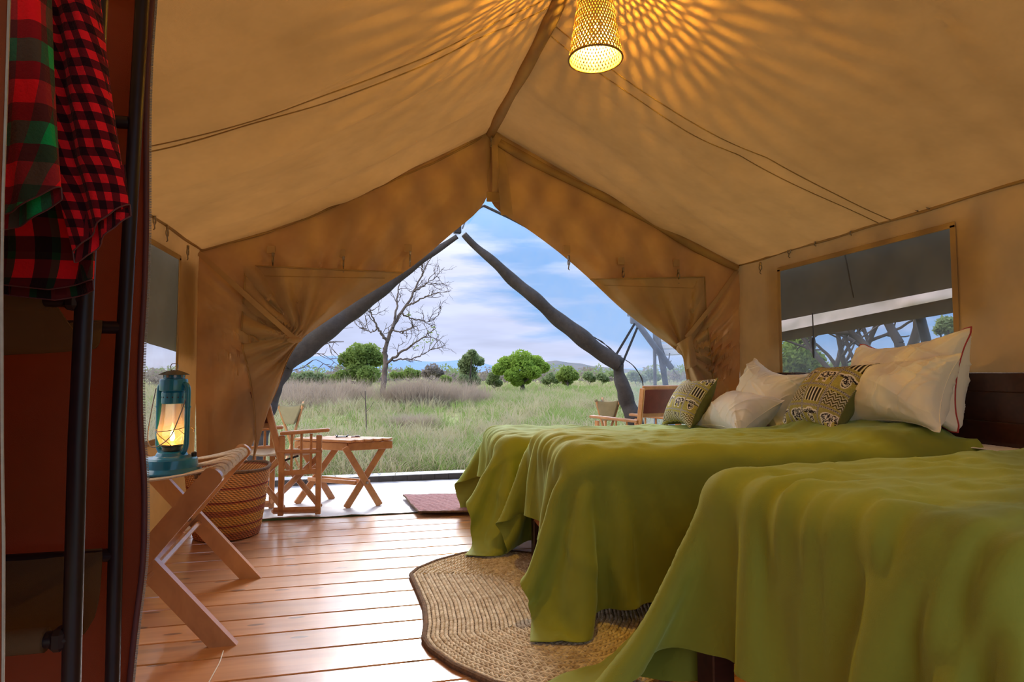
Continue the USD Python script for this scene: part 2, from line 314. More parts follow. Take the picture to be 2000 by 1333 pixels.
rr = .034+.006*np.array([math.sin(3*y)*math.sin(7.3*y) for y in ys])
pts = np.stack([RX+.012*np.sin(ys*2.6), ys, RZ-.028-.085*(GY-ys)/(GY-YB)], 1)
obj('ridge_sleeve', MB().tube(pts, rr, 14).mesh(), M['canvas_wall'], ceil, smooth=True)

# --- side walls with their window openings
def wall(name, x, ztop, win, label, sgn, seed):
    (y0, y1, z0, z1) = win
    w = thing(name, label, 'tent wall', kind='structure')
    ysb = np.unique(np.round(np.r_[np.linspace(YB, GY, 60), y0, y1], 4)); zsb = np.unique(np.round(np.r_[np.linspace(0, ztop, 26), z0, z1], 4))
    yy, zz = np.meshgrid(ysb, zsb, indexing='ij')
    pos = np.stack([yy*0, yy, zz], -1)
    inw = (yy > y0-.02) & (yy < y1+.02) & (zz > z0-.02) & (zz < z1+.02)
    xx = x-sgn*.03*fbm(pos*np.array([1, 2.4, .6]), 1.5, 3, seed)*np.where(inw, .1, 1)*np.sin(np.clip(zz/ztop, 0, 1)*math.pi)**.5
    pos[..., 0] = xx; v, f = grid(pos); c = pos.reshape(-1, 3)[f].mean(1)
    keep = ~((c[:, 1] > y0) & (c[:, 1] < y1) & (c[:, 2] > z0) & (c[:, 2] < z1))
    obj('canvas_panel', (v, f[keep]), M['canvas_wall'], w, smooth=True)
    obj('eave_piping', MB().tube([[x-sgn*.008, y, ztop+.002+.004*math.sin(9*y)] for y in np.linspace(YB, GY, 50)], .009, 8).mesh(), M['canvas_wall'], w, smooth=True)
    return w
def hook(p, parent, d=(0, 0, -1), s=1.0):
    s *= 1.5
    m = MB(); p = np.asarray(p, float); an = np.linspace(0, 2*math.pi, 13)
    m.tube(np.stack([p[0]+0*an, p[1]+.011*s*np.cos(an), p[2]-.016*s+.014*s*np.sin(an)], 1), .0028*s, 6, False)
    m.box(p+np.array([0, 0, .004*s]), (.008*s, .010*s, .016*s), ch=.002)
    m.tube([p+np.array([0, 0, -.030*s]), p+np.array([0, .006*s, -.044*s]), p+np.array([0, -.004*s, -.050*s])], .0024*s, 6)
    obj('hook', m.mesh(), M['steel'], parent)
WR = (2.452, 3.82, .86, 1.768)
wr = wall('wall_right', XR, ZR, WR, 'tan canvas side wall beside the beds with a netted window', 1, 21)
for px, py in ((1485, 517), (1541, 484), (1592, 460), (1661, 437), (1790, 387), (1812, 382)): hook(P(px, py, x=XR-.02), wr)
for px, py in ((1495, 503), (1897, 352), (1953, 330)):
    c = P(px, py, x=XR-.015); obj('toggle_loop', MB().box(c, (.006, .11, .022), ch=.003).mesh(), M['canvas_wall'], wr)
WL = (2.4, 3.93, .62, 1.70)
wl = wall('wall_left', XL, ZL, WL, 'tan canvas side wall behind the lantern with a netted window', -1, 22)
for px, py in ((302, 422), (327, 447), (367, 485)): hook(P(px, py, x=XL+.02), wl)

def window(name, x, win, sgn, label, flap, bands):
    y0, y1, z0, z1 = win
    w = thing(name, label, 'window', kind='structure')
    t = .032
    for a, b in (((y0, z1), (y1, z1)), ((y0, z0), (y1, z0)), ((y0, z0), (y0, z1)), ((y1, z0), (y1, z1))):
        n = 12; pa = np.linspace(0, 1, n)
        pts = np.stack([np.full(n, x-sgn*.008), a[0]+(b[0]-a[0])*pa, a[1]+(b[1]-a[1])*pa], 1)
        hor = a[1] == b[1]
        obj('binding_tape', MB().bar(pts[0]-(np.array([0, t/2, 0]) if hor else 0), pts[-1]+(np.array([0, t/2, 0]) if hor else 0), t, .006, (0, 0, 1) if hor else (0, 1, 0)).mesh(), M['canvas_wall'], w)
    yy, zz = np.meshgrid(np.linspace(y0-.01, y1+.01, 20), np.linspace(z0-.01, z1+.01, 14), indexing='ij')
    obj('netting', grid(np.stack([x+sgn*(.006+.012*np.sin((yy-y0)/(y1-y0)*math.pi)), yy, zz], -1)), M['net_window'], w, smooth=True)
    return w
w2 = window('window_2', XR, WR, 1, 'wide netted window above the pillows with a half raised outer blind', None, None)
def zat(a, b, x):      # two points of a hem, as a function of y
    pa, pb = P(*a, x=x), P(*b, x=x)
    return lambda y: pb[2]+(pa[2]-pb[2])*(y-pb[1])/(pa[1]-pb[1])
xo = XR+.06
z_a = zat((1529, 626), (1869, 561), xo); z_b = zat((1530, 648), (1869, 580), xo); z_c = zat((1530, 667), (1871, 610), xo)
def blind(name, za, zb, m, xoff, seed, sgn=1, X=xo, ya=WR[0]-.15, yb=WR[1]+.15, parent=None):
    yy, t = np.meshgrid(np.linspace(ya, yb, 50), np.linspace(0, 1, 14), indexing='ij')
    top = np.array([[za(y)] for y in yy[:, 0]]); bot = np.array([[zb(y)] for y in yy[:, 0]])
    zz = top*(1-t)+bot*t
    p = np.stack([yy*0, yy*1.3, zz], -1)
    p[..., 0] = X+sgn*(xoff+.05*fbm(p, 2.5, 3, seed)*np.sin(t*math.pi*.9)); p[..., 1] = yy
    obj(name, grid(p), m, parent, smooth=True)
blind('outer_blind', lambda y: WR[3]+.06, z_a, M['canvas_dark'], .0, 4, parent=w2)
blind('translucent_strip', lambda y: z_a(y)+.004, lambda y: z_b(y)-.004, M['canvas_pale'], .012, 5, parent=w2)
blind('blind_hem', z_b, z_c, M['canvas_dark'], .002, 6, parent=w2)
a, b = P(1587, 612, x=XR+.02), P(1590, 700, x=XR+.02)
m = MB().tube(resample([a, (a*.45+b*.55)], 6), .004, 6); m.tube(resample([a*.45+b*.55, b], 6), [.010, .014, .012, .009, .010, .006], 8)
obj('toggle_cord', m.mesh(), M['black_metal'], w2)
obj('blind_seam', MB().tube([P(1650, 495, x=xo-.025), P(1667, 582, x=xo-.025)], .004, 6).mesh(), M['canvas_dark'], w2)

w1 = window('window_1', XL, WL, -1, 'netted window behind the lantern with an outer blind half lowered', None, None)
zl = zat((280, 668), (350, 690), XL-.06)
blind('outer_blind', lambda y: WL[3]+.06, zl, M['canvas_dark'], .0, 14, sgn=-1, X=XL-.06, ya=WL[0]-.1, yb=WL[1]+.38, parent=w1)

# --- front gable: two canvas leaves tied back
wf = thing('wall_front', 'tan canvas tent front with two entrance flaps tied back to the sides', 'tent front', kind='structure')
def leaf(name, outer, inner, so, si, yoff, seed, tie, n=70, m=44, amp=.05, mt='canvas_flap', tilt=0., fold=1.0):
    o = smoothcurve(outer, n, so); i = smoothcurve(inner, n, si)
    if name == 'gable_panel':                     # runs past the roof and the wall it is sewn to
        e = np.gradient(o, axis=0); e = np.stack([e[:, 1], -e[:, 0]], 1)/np.linalg.norm(e, axis=1, keepdims=True); sg = 1 if inner[-1][0] < outer[-1][0] else -1
        o = o+e*14*sg; i = i+np.array([8*-sg if False else 0, 0])
    t = np.linspace(0, 1, m)[None, :, None]
    px = o[:, None]*(1-t)+i[:, None]*t
    d = px-np.array(tie); ang = np.arctan2(d[..., 1], d[..., 0]); rad = np.hypot(d[..., 0], d[..., 1])
    q = np.stack([px[..., 0]*.004, px[..., 1]*.004, 0*px[..., 0]], -1)
    depth = yoff-amp*fold*.9*np.sin(ang*13+7*fbm(q, 1.2, 2, seed))*np.clip(1-rad/420, 0, 1)*np.clip(rad/60, .15, 1)
    depth += amp*2.6*fbm(np.stack([ang*2.6, rad*.004, 0*ang], -1), 1.9, 3, seed+1)*np.clip(rad/80, .1, 1)*t[..., 0]**.5
    if name == 'gable_panel': depth += .028*np.sin(px[..., 0]*.085+4*fbm(q, 1.5, 2, seed+3))*np.clip((px[..., 1]-650)/140, 0, 1)*np.clip(1-np.abs(t[..., 0]-.5)*2, 0, 1)**.5
    depth += tilt*np.clip((px[..., 1]-650)/300, 0, 1)
    depth = yoff+(depth-yoff)*np.clip(t[..., 0]/.22, 0, 1)-.05*np.sin(t[..., 0]*math.pi) if name == 'gable_panel' else depth-.05*np.sin(t[..., 0]*math.pi)
    pts = np.array([[P(a[0], a[1], y=GY+dd) for a, dd in zip(row, dr)] for row, dr in zip(px, depth)])
    obj(name, thick(grid(pts), .003), M[mt], wf, smooth=50)
    if name == 'door_panel':
        e = np.concatenate([pts[0, ::-1], pts[1:, 0]])+np.array([0, -.004, 0]); obj('panel_hem', MB().tube(e, .006, 6).mesh(), M['canvas_wall'], wf, smooth=True)
        e = pts[3, 2:-2]+np.array([0, -.003, 0]); obj('stitching', MB().tube(e, .0022, 5).mesh(), M['canvas_wall'], wf, smooth=True)
TL, TR = (586, 662), (1336, 690)
leaf('gable_panel', [(957, 262), (850, 316), (720, 373), (560, 444), (390, 491), (392, 600), (396, 760), (398, 900), (402, 1010)],
     [(972, 250), (966, 330), (950, 404), (890, 449), (836, 497), (790, 533), (700, 585), (640, 625), (588, 661), (562, 700), (545, 755), (512, 828), (486, 880), (470, 930), (455, 1010)],
     [0, .12, .26, .42, .58, .68, .80, .9, 1.0], [0, .06, .12, .18, .26, .33, .42, .50, .58, .64, .71, .80, .87, .93, 1.0], .0, 31, TL, amp=.07, tilt=.07)
leaf('gable_panel', [(961, 262), (1080, 327), (1200, 392), (1330, 460), (1440, 521), (1436, 620), (1430, 740), (1424, 860), (1420, 1000)],
     [(946, 250), (950, 330), (953, 402), (1020, 440), (1090, 491), (1150, 543), (1215, 606), (1275, 651), (1333, 688), (1336, 710), (1342, 745), (1348, 800), (1352, 860), (1355, 1000)],
     [0, .14, .29, .44, .58, .68, .80, .9, 1.0], [0, .06, .12, .20, .30, .37, .45, .52, .58, .64, .72, .82, .9, 1.0], .0, 37, TR, amp=.07)
leaf('door_panel', [(480, 519), (477, 570), (472, 640), (473, 680), (484, 716), (498, 800), (500, 880), (480, 960)],
     [(788, 533), (745, 559), (700, 586), (640, 626), (587, 662), (561, 700), (540, 760), (512, 828)],
     [0, .18, .36, .48, .58, .76, .9, 1.], [0, .16, .28, .44, .58, .68, .84, 1.], -.075, 41, TL, n=44, m=34, amp=.05, tilt=.1)
leaf('door_panel', [(1376, 541), (1378, 600), (1384, 660), (1392, 720), (1394, 770), (1390, 840)],
     [(1152, 546), (1188, 578), (1228, 615), (1280, 655), (1334, 690), (1346, 760)],
     [0, .2, .42, .62, .8, 1.], [0, .22, .42, .62, .82, 1.], -.075, 43, TR, n=40, m=30, amp=.05)
def strap(name, a, b, ya, yb, w=.035, mt='canvas_flap'):
    A, B = P(*a, y=GY+ya), P(*b, y=GY+yb); n = 14; t = np.linspace(0, 1, n)[:, None]; c = A+(B-A)*t; c[:, 1] -= .03*np.sin(t[:, 0]*math.pi)
    s = norm(np.cross(B-A, (0, 1, 0)))*w/2
    obj(name, thick(grid(np.stack([c-s, c+s*.3, c+s], 1)), .004), M[mt], wf, smooth=True)
strap('tie_strap', (388, 494), (582, 668), -.03, -.17); strap('tie_strap', (1440, 528), (1340, 660), -.03, -.17)
strap('center_flap', (966, 284), (967, 392), -.05, -.05, .05); strap('center_flap', (972, 288), (990, 420), -.035, -.06, .09)
obj('patch', MB().box(P(963, 385, y=GY-.075), (.10, .006, .075), ch=.003).mesh(), M['canvas_wall'], wf)
# knot of the tied right flap, with its hanging tail
k = MB(); sp = trimesh.creation.icosphere(3, 1.0); vv = np.array(sp.vertices); vv *= (.07, .045, .05); vv += .03*fbm(vv, 18, 3, 3)[:, None]*norm(vv)
vv = np.array([a for a in vv])+P(1338, 682, y=GY-.20); k.add(vv, sp.faces); obj('knot', k.mesh(), M['canvas_flap'], wf, smooth=True)
o = np.array([P(1330, 668, y=GY-.13), P(1340, 672, y=GY-.16), P(1366, 664, y=GY-.17)])
rows = []
for t in np.linspace(0, 1, 12):
    l = np.array([1322+22*t+3*math.sin(5*t), 672+50*t]); r = np.array([1350+12*t, 655+58*t])
    rows.append([P(*(l*(1-s)+r*s), y=GY-.26-.05*math.sin(s*math.pi)-.015*math.sin(9*s+4*t)) for s in np.linspace(0, 1, 10)])
obj('flap_tail', thick(grid(np.array(rows)), .004), M['canvas_flap'], wf, smooth=True)
sp = trimesh.creation.icosphere(2, 1.0); vv = np.array(sp.vertices)*(.045, .03, .022); vv += .02*fbm(vv, 25, 2, 8)[:, None]
obj('knot', (vv+P(576, 664, y=GY-.24), sp.faces), M['canvas_flap'], wf, smooth=True)
# pole sleeve along the right gable edge, seam along the left, stitched patches and toggles of the rolled panels
t = np.linspace(0, 1, 40)
pa, pb = P(975, 279, y=GY-.05), P(1440, 524, y=GY-.05)
sl = pa+(pb-pa)*t[:, None]; sl[:, 2] -= .012*np.sin(t*math.pi*3)
obj('pole_sleeve', MB().tube(sl, .030+.004*np.sin(t*17), 12).mesh(), M['canvas_wall'], wf, smooth=True)
pl = np.array([P(*q, y=GY-.015) for q in resample([(952, 264), (850, 317), (720, 373), (560, 444), (392, 490)], 40)])
obj('gable_seam', MB().tube(pl, .008, 8).mesh(), M['canvas_wall'], wf, smooth=True)
for px, py in ((533, 500), (671, 507), (801, 497)):
    obj('patch', MB().box(P(px-4, py-12, y=GY-.055), (.055, .006, .055), ch=.002).mesh(), M['canvas_flap'], wf); hook(P(px, py, y=GY-.10), wf, s=1.2)
for px, py in ((1111, 505), (1217, 528), (1325, 532)):
    obj('patch', MB().box(P(px-4, py-18, y=GY-.055), (.055, .006, .06), ch=.002).mesh(), M['canvas_flap'], wf); hook(P(px, py, y=GY-.10), wf, s=1.2)
hook(P(959, 262, y=GY-.05), wf, s=1.3)

# --- floor: boards laid across the tent
fl = thing('floor', 'varnished wooden plank floor of the tent', 'floor', kind='structure')
BW = .167; y = 4.30
k = 0
while y > YB:
    w = BW+(.012*math.sin(k*2.3))
    c = MB(); n = 2
    c.box(((XL+XR)/2+.0, y-w/2, -.012), (XR-XL+.10, w-.006, .024), ch=.003)
    obj('plank', c.mesh(), M['plank'], fl, smooth=False); y -= w; k += 1
obj('floor_base', MB().box(((XL+XR)/2, (4.3+YB)/2, -.05), (XR-XL+.1, 4.3-YB, .04)).mesh(), M['dark_wood'], fl)
print('planks', k)

# ------------------------------------------------------------------ porch: groundsheet, lip, netting front
u, v = np.meshgrid(np.linspace(XL-.3, XR+.5, 90), np.linspace(4.29, 5.52, 44), indexing='ij')
q = np.stack([u, v*1.0, u*0], -1)
zz = .004+.052*np.clip(1-(v-4.3)/1.6, .3, 1)*np.clip(np.abs(fbm(q*np.array([1, 1.6, 1]), 3.2, 4, 51)), 0, 1)+.012*np.abs(fbm(q, 9, 2, 52))
gs = obj('groundsheet', thick(grid(np.stack([u, v, zz], -1)), .004), M['groundsheet'], smooth=True)
tag(gs, 'pale wrinkled groundsheet covering the porch beyond the planks', 'groundsheet', kind='structure')
lip = thing('porch_lip', 'dark raised groundsheet edge along the front of the porch', 'porch edge', kind='structure')
xs = np.linspace(XL-.3, XR+.5, 40)
c = MB()
for i in range(len(xs)-1):
    c.bar((xs[i], 5.53+.02*math.sin(xs[i]*2), .03), (xs[i+1]+.002, 5.53+.02*math.sin(xs[i+1]*2), .03), .062, .03, (0, 0, 1), .004)
obj('edge_wall', c.mesh(), M['lip'], lip)
c = MB()
for i in range(len(xs)-1):
    c.bar((xs[i], 5.62+.02*math.sin(xs[i]*2), .055), (xs[i+1]+.002, 5.62+.02*math.sin(xs[i+1]*2), .055), .15, .008, (0, 1, .02), .002)
obj('edge_fold', c.mesh(), mat('lip_fold', (.40, .40, .45), .6, .1, 8), lip)

NY = 5.55
nf = thing('netting_front', 'insect netting across the porch front with its door rolled open in a tall triangle', 'netting', kind='structure')
def netpanel(poly_l, poly_r, seed, yy=NY, n=40, mm=24):
    a, b = resample(poly_l, n), resample(poly_r, n); t = np.linspace(0, 1, mm)[None, :, None]
    px = a[:, None]*(1-t)+b[:, None]*t
    dep = yy+.10*fbm(np.stack([px[..., 0]*.012, px[..., 1]*.006, 0*px[..., 0]], -1), 1.0, 4, seed)
    pts = np.array([[P(*c, y=d) for c, d in zip(r, dr)] for r, dr in zip(px, dep)])
    obj('net_panel', grid(pts), M['net'], nf, smooth=True)
netpanel([(903, 455), (1000, 545), (1100, 632), (1200, 712), (1232, 800), (1250, 930)], [(945, 398), (1100, 470), (1240, 590), (1345, 690), (1400, 800), (1420, 930)], 61)
netpanel([(895, 460), (790, 530), (680, 612), (560, 700), (520, 760), (500, 930)], [(940, 398), (800, 470), (640, 580), (480, 680), (400, 800), (380, 930)], 63)
def roll(name, pts, rad, yy=NY-.03, seed=0, flat=1.0):
    p = np.array([P(*c, y=yy) for c in smoothcurve(pts, 50)]); s = np.linspace(0, 1, 50)
    r = np.interp(s, np.linspace(0, 1, len(rad)), rad)*(1+.05*np.sin(s*41+seed)+.05*np.sin(s*17+2*seed))
    p[:, 1] += .02*np.sin(s*23)
    obj(name, MB().tube(p, r, 14).mesh(), M['net_roll'], nf, smooth=True)
mpx = 5.35/1150
roll('net_roll', [(906, 458), (930, 482), (1000, 545), (1080, 615), (1150, 672), (1208, 712)], [6*mpx, 10*mpx, 13*mpx, 15*mpx, 18*mpx, 17*mpx], seed=1)
roll('net_roll', [(1208, 712), (1213, 750), (1228, 790), (1244, 840), (1256, 935)], [11*mpx, 16*mpx, 19*mpx, 20*mpx, 20*mpx], seed=2)
roll('net_roll', [(893, 462), (850, 490), (770, 545), (680, 612), (600, 672), (553, 708)], [5*mpx, 8*mpx, 15*mpx, 19*mpx, 22*mpx, 23*mpx], seed=3)
roll('net_roll', [(553, 708), (530, 760), (505, 850), (490, 935)], [22*mpx, 18*mpx, 18*mpx, 18*mpx], seed=4)
c = MB(); c.box(P(893, 448, y=NY), (.075, .05, .09), ch=.01); c.box(P(897, 436, y=NY), (.03, .03, .06), ch=.006); c.tube([P(903, 447, y=NY), P(908, 434, y=NY), P(902, 428, y=NY)], .008, 6)
obj('apex_clip', c.mesh(), M['black_metal'], nf)
obj('top_hem', MB().tube([P(*c, y=NY) for c in resample([(945, 402), (1000, 428), (1100, 482), (1240, 600)], 20)], .014, 8).mesh(), M['net_roll'], nf)
obj('top_hem', MB().tube([P(*c, y=NY) for c in resample([(945, 402), (860, 450), (700, 560), (560, 668)], 20)], .010, 8).mesh(), M['net_roll'], nf)
for cp in ([(1120, 630), (1150, 655), (1180, 670), (1205, 695), (1222, 702)], [(1135, 642), (1165, 668), (1195, 690), (1215, 696)], [(1215, 700), (1240, 716), (1252, 735), (1258, 770), (1262, 830)], [(1205, 712), (1225, 745), (1236, 790), (1246, 840)]):
    cu = np.array([P(*q, y=NY-.02) for q in smoothcurve(cp, 24)]); cu[:, 0] += .006*np.sin(np.arange(24)*.8)
    obj('net_crease', MB().tube(cu, .003+.006*np.sin(np.linspace(0, math.pi, 24))*np.abs(np.sin(np.arange(24)*.9)), 5).mesh(), M['net_roll'], nf, smooth=True)
for a, b in (((1240, 632), (1197, 704)), ((1245, 640), (1214, 714))):
    obj('hanging_strap', MB().bar(P(*a, y=NY-.02), P(*b, y=NY-.05), .024, .006, (1, 0, 0)).mesh(), M['black_metal'], nf)

def awning_frame():
    t = thing('awning_frame', 'dark awning poles and ropes standing outside the netting beside the right flap', 'awning frame')
    def pole(name, pts, rad, y): obj(name, MB().tube(resample([P(*c, y=y) for c in pts], 8), rad, 10).mesh(), M['black_metal'], t, smooth=True)
    pole('slanting_pole', [(1238, 622), (1276, 674), (1312, 720)], .032, 5.75)
    c = MB(); c.box(P(1240, 625, y=5.75), (.10, .05, .09), ch=.012); c.box(P(1229, 612, y=5.75), (.04, .03, .07), ch=.006); obj('bracket', c.mesh(), M['black_metal'], t)
    obj('pin', MB().tube([P(1312, 718, y=5.75), P(1323, 733, y=5.75)], .007, 8).mesh(), M['steel'], t)
    pole('upright_pole', [(1278, 640), (1280, 800), (1282, 960)], .018, 5.85); pole('leaning_pole', [(1284, 655), (1303, 770), (1332, 960)], .030, 5.82)
    pole('guy_rope', [(1283, 652), (1300, 700), (1302, 760), (1305, 960)], .010, 5.88)
    c = MB()
    for i, py in enumerate((664, 678, 690)): c.bar(P(1276, py, y=5.95), P(1400, py-4, y=5.95), .065, .03, (0, 0, 1), .01)
    obj('rolled_blind', c.mesh(), M['groundsheet'], t, label='pale rolled blind')
    obj('cord', MB().tube([P(1308, 690, y=5.9), P(1305, 710, y=5.9), P(1311, 705, y=5.9)], .006, 6).mesh(), M['black_metal'], t)
awning_frame()
m_ = MB()
mc = [P(787, 969, z=.03), P(904, 967, z=.03), P(935, 1000, z=.03), P(818, 1001, z=.03)]
uu, vv = np.meshgrid(np.linspace(0, 1, 26), np.linspace(0, 1, 18), indexing='ij')
pts = sum(c[None, None]*w[..., None] for c, w in zip(mc, ((1-uu)*(1-vv), uu*(1-vv), uu*vv, (1-uu)*vv)))
pts[..., 2] = .034+.006*np.sin(uu*40)*np.sin(vv*25)+.014*fbm(pts, 9, 2, 4); pts[..., 0] += .02*fbm(pts, 6, 2, 9); 
t = thing('doormat', 'small reddish woven mat on the groundsheet beyond the planks', 'mat')
obj('weave', thick(grid(pts), .012), M['doormat'], t, smooth=40)
obj('fringe', MB().tube(np.vstack([pts[0, ::-1], pts[:, 0][1:]]), .007, 6).mesh(), M['jute_edge'], t)
obj('fringe', MB().tube(np.vstack([pts[:, -1], pts[-1, ::-1][1:]]), .007, 6).mesh(), M['jute_edge'], t)

# ------------------------------------------------------------------ porch furniture
def director_chair(label, A, B, C, D, zarm, zseat, ztop, lean, hide=()):
    """A back and B front of one side, D back and C front of the other (points on the floor)"""
    t = thing('folding_chair', label, 'chair', group=None)
    A, B, C, D = (np.array([p[0], p[1], .02]) for p in (A, B, C, D)); up = np.array([0, 0, 1.]); f1, f2 = norm(B-A), norm(C-D)
    wdir = norm(C-B+D-A); tk = .030
    for p, f in ((A, f1), (B, f1), (C, f2), (D, f2)):
        obj('leg', MB().bar(p, p+up*(zarm-.03), tk*1.25, tk, f, .004).mesh(), M['teak'], t)
    for a, b, f in ((A, B, f1), (D, C, f2)):
        a2, b2 = a+up*(zarm-.015)-f*.01, b+up*(zarm+.005)+f*.07
        obj('armrest', MB().bar(a2, b2, .060, .024, np.cross(f, up), .006).mesh(), M['teak'], t)
        zl = zarm*.50; obj('side_rail', MB().bar(a+up*zl, b+up*(zl+.01), .036, .022, up, .004).mesh(), M['teak'], t)
        for s in (.26, .52, .78):
            q = a+(b-a)*s; obj('spindle', MB().tube([q+up*zl, q+up*(zarm-.02)], .009, 8).mesh(), M['teak'], t)
    for a, b in ((A, D), (B, C)):                          # crossing legs at back and front
        off = norm(np.cross(b-a, up))*.028
        obj('cross_leg', MB().bar(a+up*.04+off, b+up*(zseat-.04)+off, .045, .022, up, .008).mesh(), M['teak'], t)
        obj('cross_leg', MB().bar(b+up*.04-off*.2, a+up*(zseat-.04)-off*.2, .045, .022, up, .008).mesh(), M['teak'], t)
    for a, b in ((A, B), (D, C)):
        f = norm(b-a); obj('foot_rail', MB().bar(a+up*.035-f*.06, b+up*.03+f*.02, .045, .03, up, .014).mesh(), M['teak'], t)
        obj('seat_rod', MB().tube([a+up*zseat-f*.03, b+up*zseat+f*.02], .017, 10).mesh(), M['teak'], t, smooth=True)
        obj('hinge_bar', MB().bar(a+up*(zseat-.06)+f*.02, a+up*(zseat-.03)+f*.11, .014, .006, up).mesh(), M['black_metal'], t)
    u_, v_ = np.meshgrid(np.linspace(0, 1, 14), np.linspace(0, 1, 14), indexing='ij')
    st = sum(c[None, None]*w[..., None] for c, w in zip((A, B, C, D), ((1-u_)*(1-v_), u_*(1-v_), u_*v_, (1-u_)*v_)))
    st[..., 2] = zseat+.018-.035*np.sin(v_*math.pi)**.8
    obj('seat', thick(grid(st), .012), M['canvas_seat'], t, smooth=50)
    tops = []
    for p, f in ((A, f1), (D, f2)):
        a = p+up*(zarm*.55)+f*.012; b = p+up*ztop-f*lean; tops.append((a, b))
        obj('back_post', MB().bar(a, b, .046, .024, f, .006).mesh(), M['teak'], t)
    (a0, b0), (a1, b1) = tops; z0 = (zarm+.06-a0[2])/(b0[2]-a0[2])
    lo0, lo1 = a0+(b0-a0)*z0, a1+(b1-a1)*z0; f = norm(f1+f2)
    bp = obj('back_panel', thick(grid(np.array([[(lo0+(lo1-lo0)*s)*(1-h)+(b0+(b1-b0)*s)*h-f*.03*math.sin(s*math.pi) for h in np.linspace(.06, .94, 8)] for s in np.linspace(.03, .97, 12)])), .014), M['leather'], t, smooth=50, label='red leather back panel')
    for q0, q1 in ((lo0, lo1), (b0, b1)):
        obj('back_rail', MB().bar(q0, q1, .045, .024, norm(b0-a0), .006).mesh(), M['teak'], t)
    return t
A = P(548, 1008, z=.02); B = P(621, 1005, z=.02); C = P(530, 993, z=.02); D = C-(B-A)*1.0+np.array([0, -.03, 0])
director_chair('wooden folding armchair on the porch, half hidden behind the left tent flap', A, B, C, D, .575, .435, .86, .13)
A2, D2 = np.array([2.17, 4.72]), np.array([2.62, 4.86])
f_ = np.array([-.24, .34])
director_chair('wooden folding armchair behind the far bed with only back and armrest showing', A2, A2+f_, D2+f_, D2, .575, .435, .845, .05)

def coffee_table():
    t = thing('folding_table', 'low wooden folding table standing on the porch beside the left armchair', 'table')
    F1, F2, F3, F4 = (P(a, b, z=.01) for a, b in ((676, 993), (740, 986), (579, 985), (648, 975)))
    fr, rt_ = P(681, 866, z=.48), P(771, 861, z=.48); lf = P(571, 861, z=.48); bk = lf+rt_-fr
    lf, bk = fr+(lf-fr), rt_+(lf-fr)
    ax, ay = rt_-fr, lf-fr; Lx, Ly = np.linalg.norm(ax), np.linalg.norm(ay); ex, ey = norm(ax), norm(ay); up = np.array([0, 0, 1.])
    n = 5; zt = .492
    for k in range(n):                                     # top boards run along the long side
        a0 = fr+ax*((k+.5)/n); a0[2] = zt
        obj('top_board', MB().bar(a0, a0+ay, Lx/n-.004, .018, ex, .003).mesh(), M['teak'], t)
    for a, b in ((fr, rt_), (lf, bk), (fr, lf), (rt_, bk)):
        a, b = a.copy(), b.copy(); a[2] = b[2] = zt-.042; c_ = (fr+bk)/2; c_[2] = a[2]
        a += norm(c_-a)*.02; b += norm(c_-b)*.02
        obj('apron', MB().bar(a, b, .058, .020, up, .004).mesh(), M['teak'], t)
    for s, (g0, g1) in (((0, 0), (F1, F2)), ((1, 1), (F3, F4))):
        base = fr+ay*(.10 if s == (0, 0) else .9); base[2] = .45
        t0, t1 = base+ex*.01, base+ex*(Lx-.03)
        g0, g1 = g0.copy(), g1.copy()
        obj('leg', MB().bar(g0, t1, .048, .022, ex, .004).mesh(), M['teak'], t); off = norm(np.cross(t1-t0, up))*.024
        obj('leg', MB().bar(g1+off, t0+off, .048, .022, ex, .004).mesh(), M['teak'], t)
    mid = lambda a, b: (a+b)/2
    q0, q1 = mid(F1, F2), mid(F3, F4); q0[2] = q1[2] = .185
    for s in (-.05, .05): obj('stretcher', MB().bar(q0+ex*s, q1+ex*s, .030, .022, up, .004).mesh(), M['teak'], t)
    for p in (q0,): obj('bolt', MB().tube([p-norm(q1-q0)*.03, p-norm(q1-q0)*.045], .010, 8).mesh(), M['steel'], t)
coffee_table()
p = P(668, 853.5, z=.503); c = MB(); c.box(p, (.085, .07, .008), ch=.003)
for s in (-1, 1): c.tube([p+np.array([s*.036, -.03, .006]), p+np.array([s*.046, 0, .012]), p+np.array([s*.036, .03, .006])], .005, 6)
tag(obj('tray', c.mesh(), M['black_metal']), 'tiny dark dish with raised ends lying on the low table', 'dish')
p = P(695, 853.5, z=.503); c = MB(); c.box(p, (.07, .05, .010), ch=.004); c.box(p+np.array([.01, 0, .006]), (.03, .03, .006), ch=.002)
tag(obj('wooden_coaster', c.mesh(), M['brown_item']), 'small flat brown wooden piece on the low table, right of the dark dish', 'coaster')

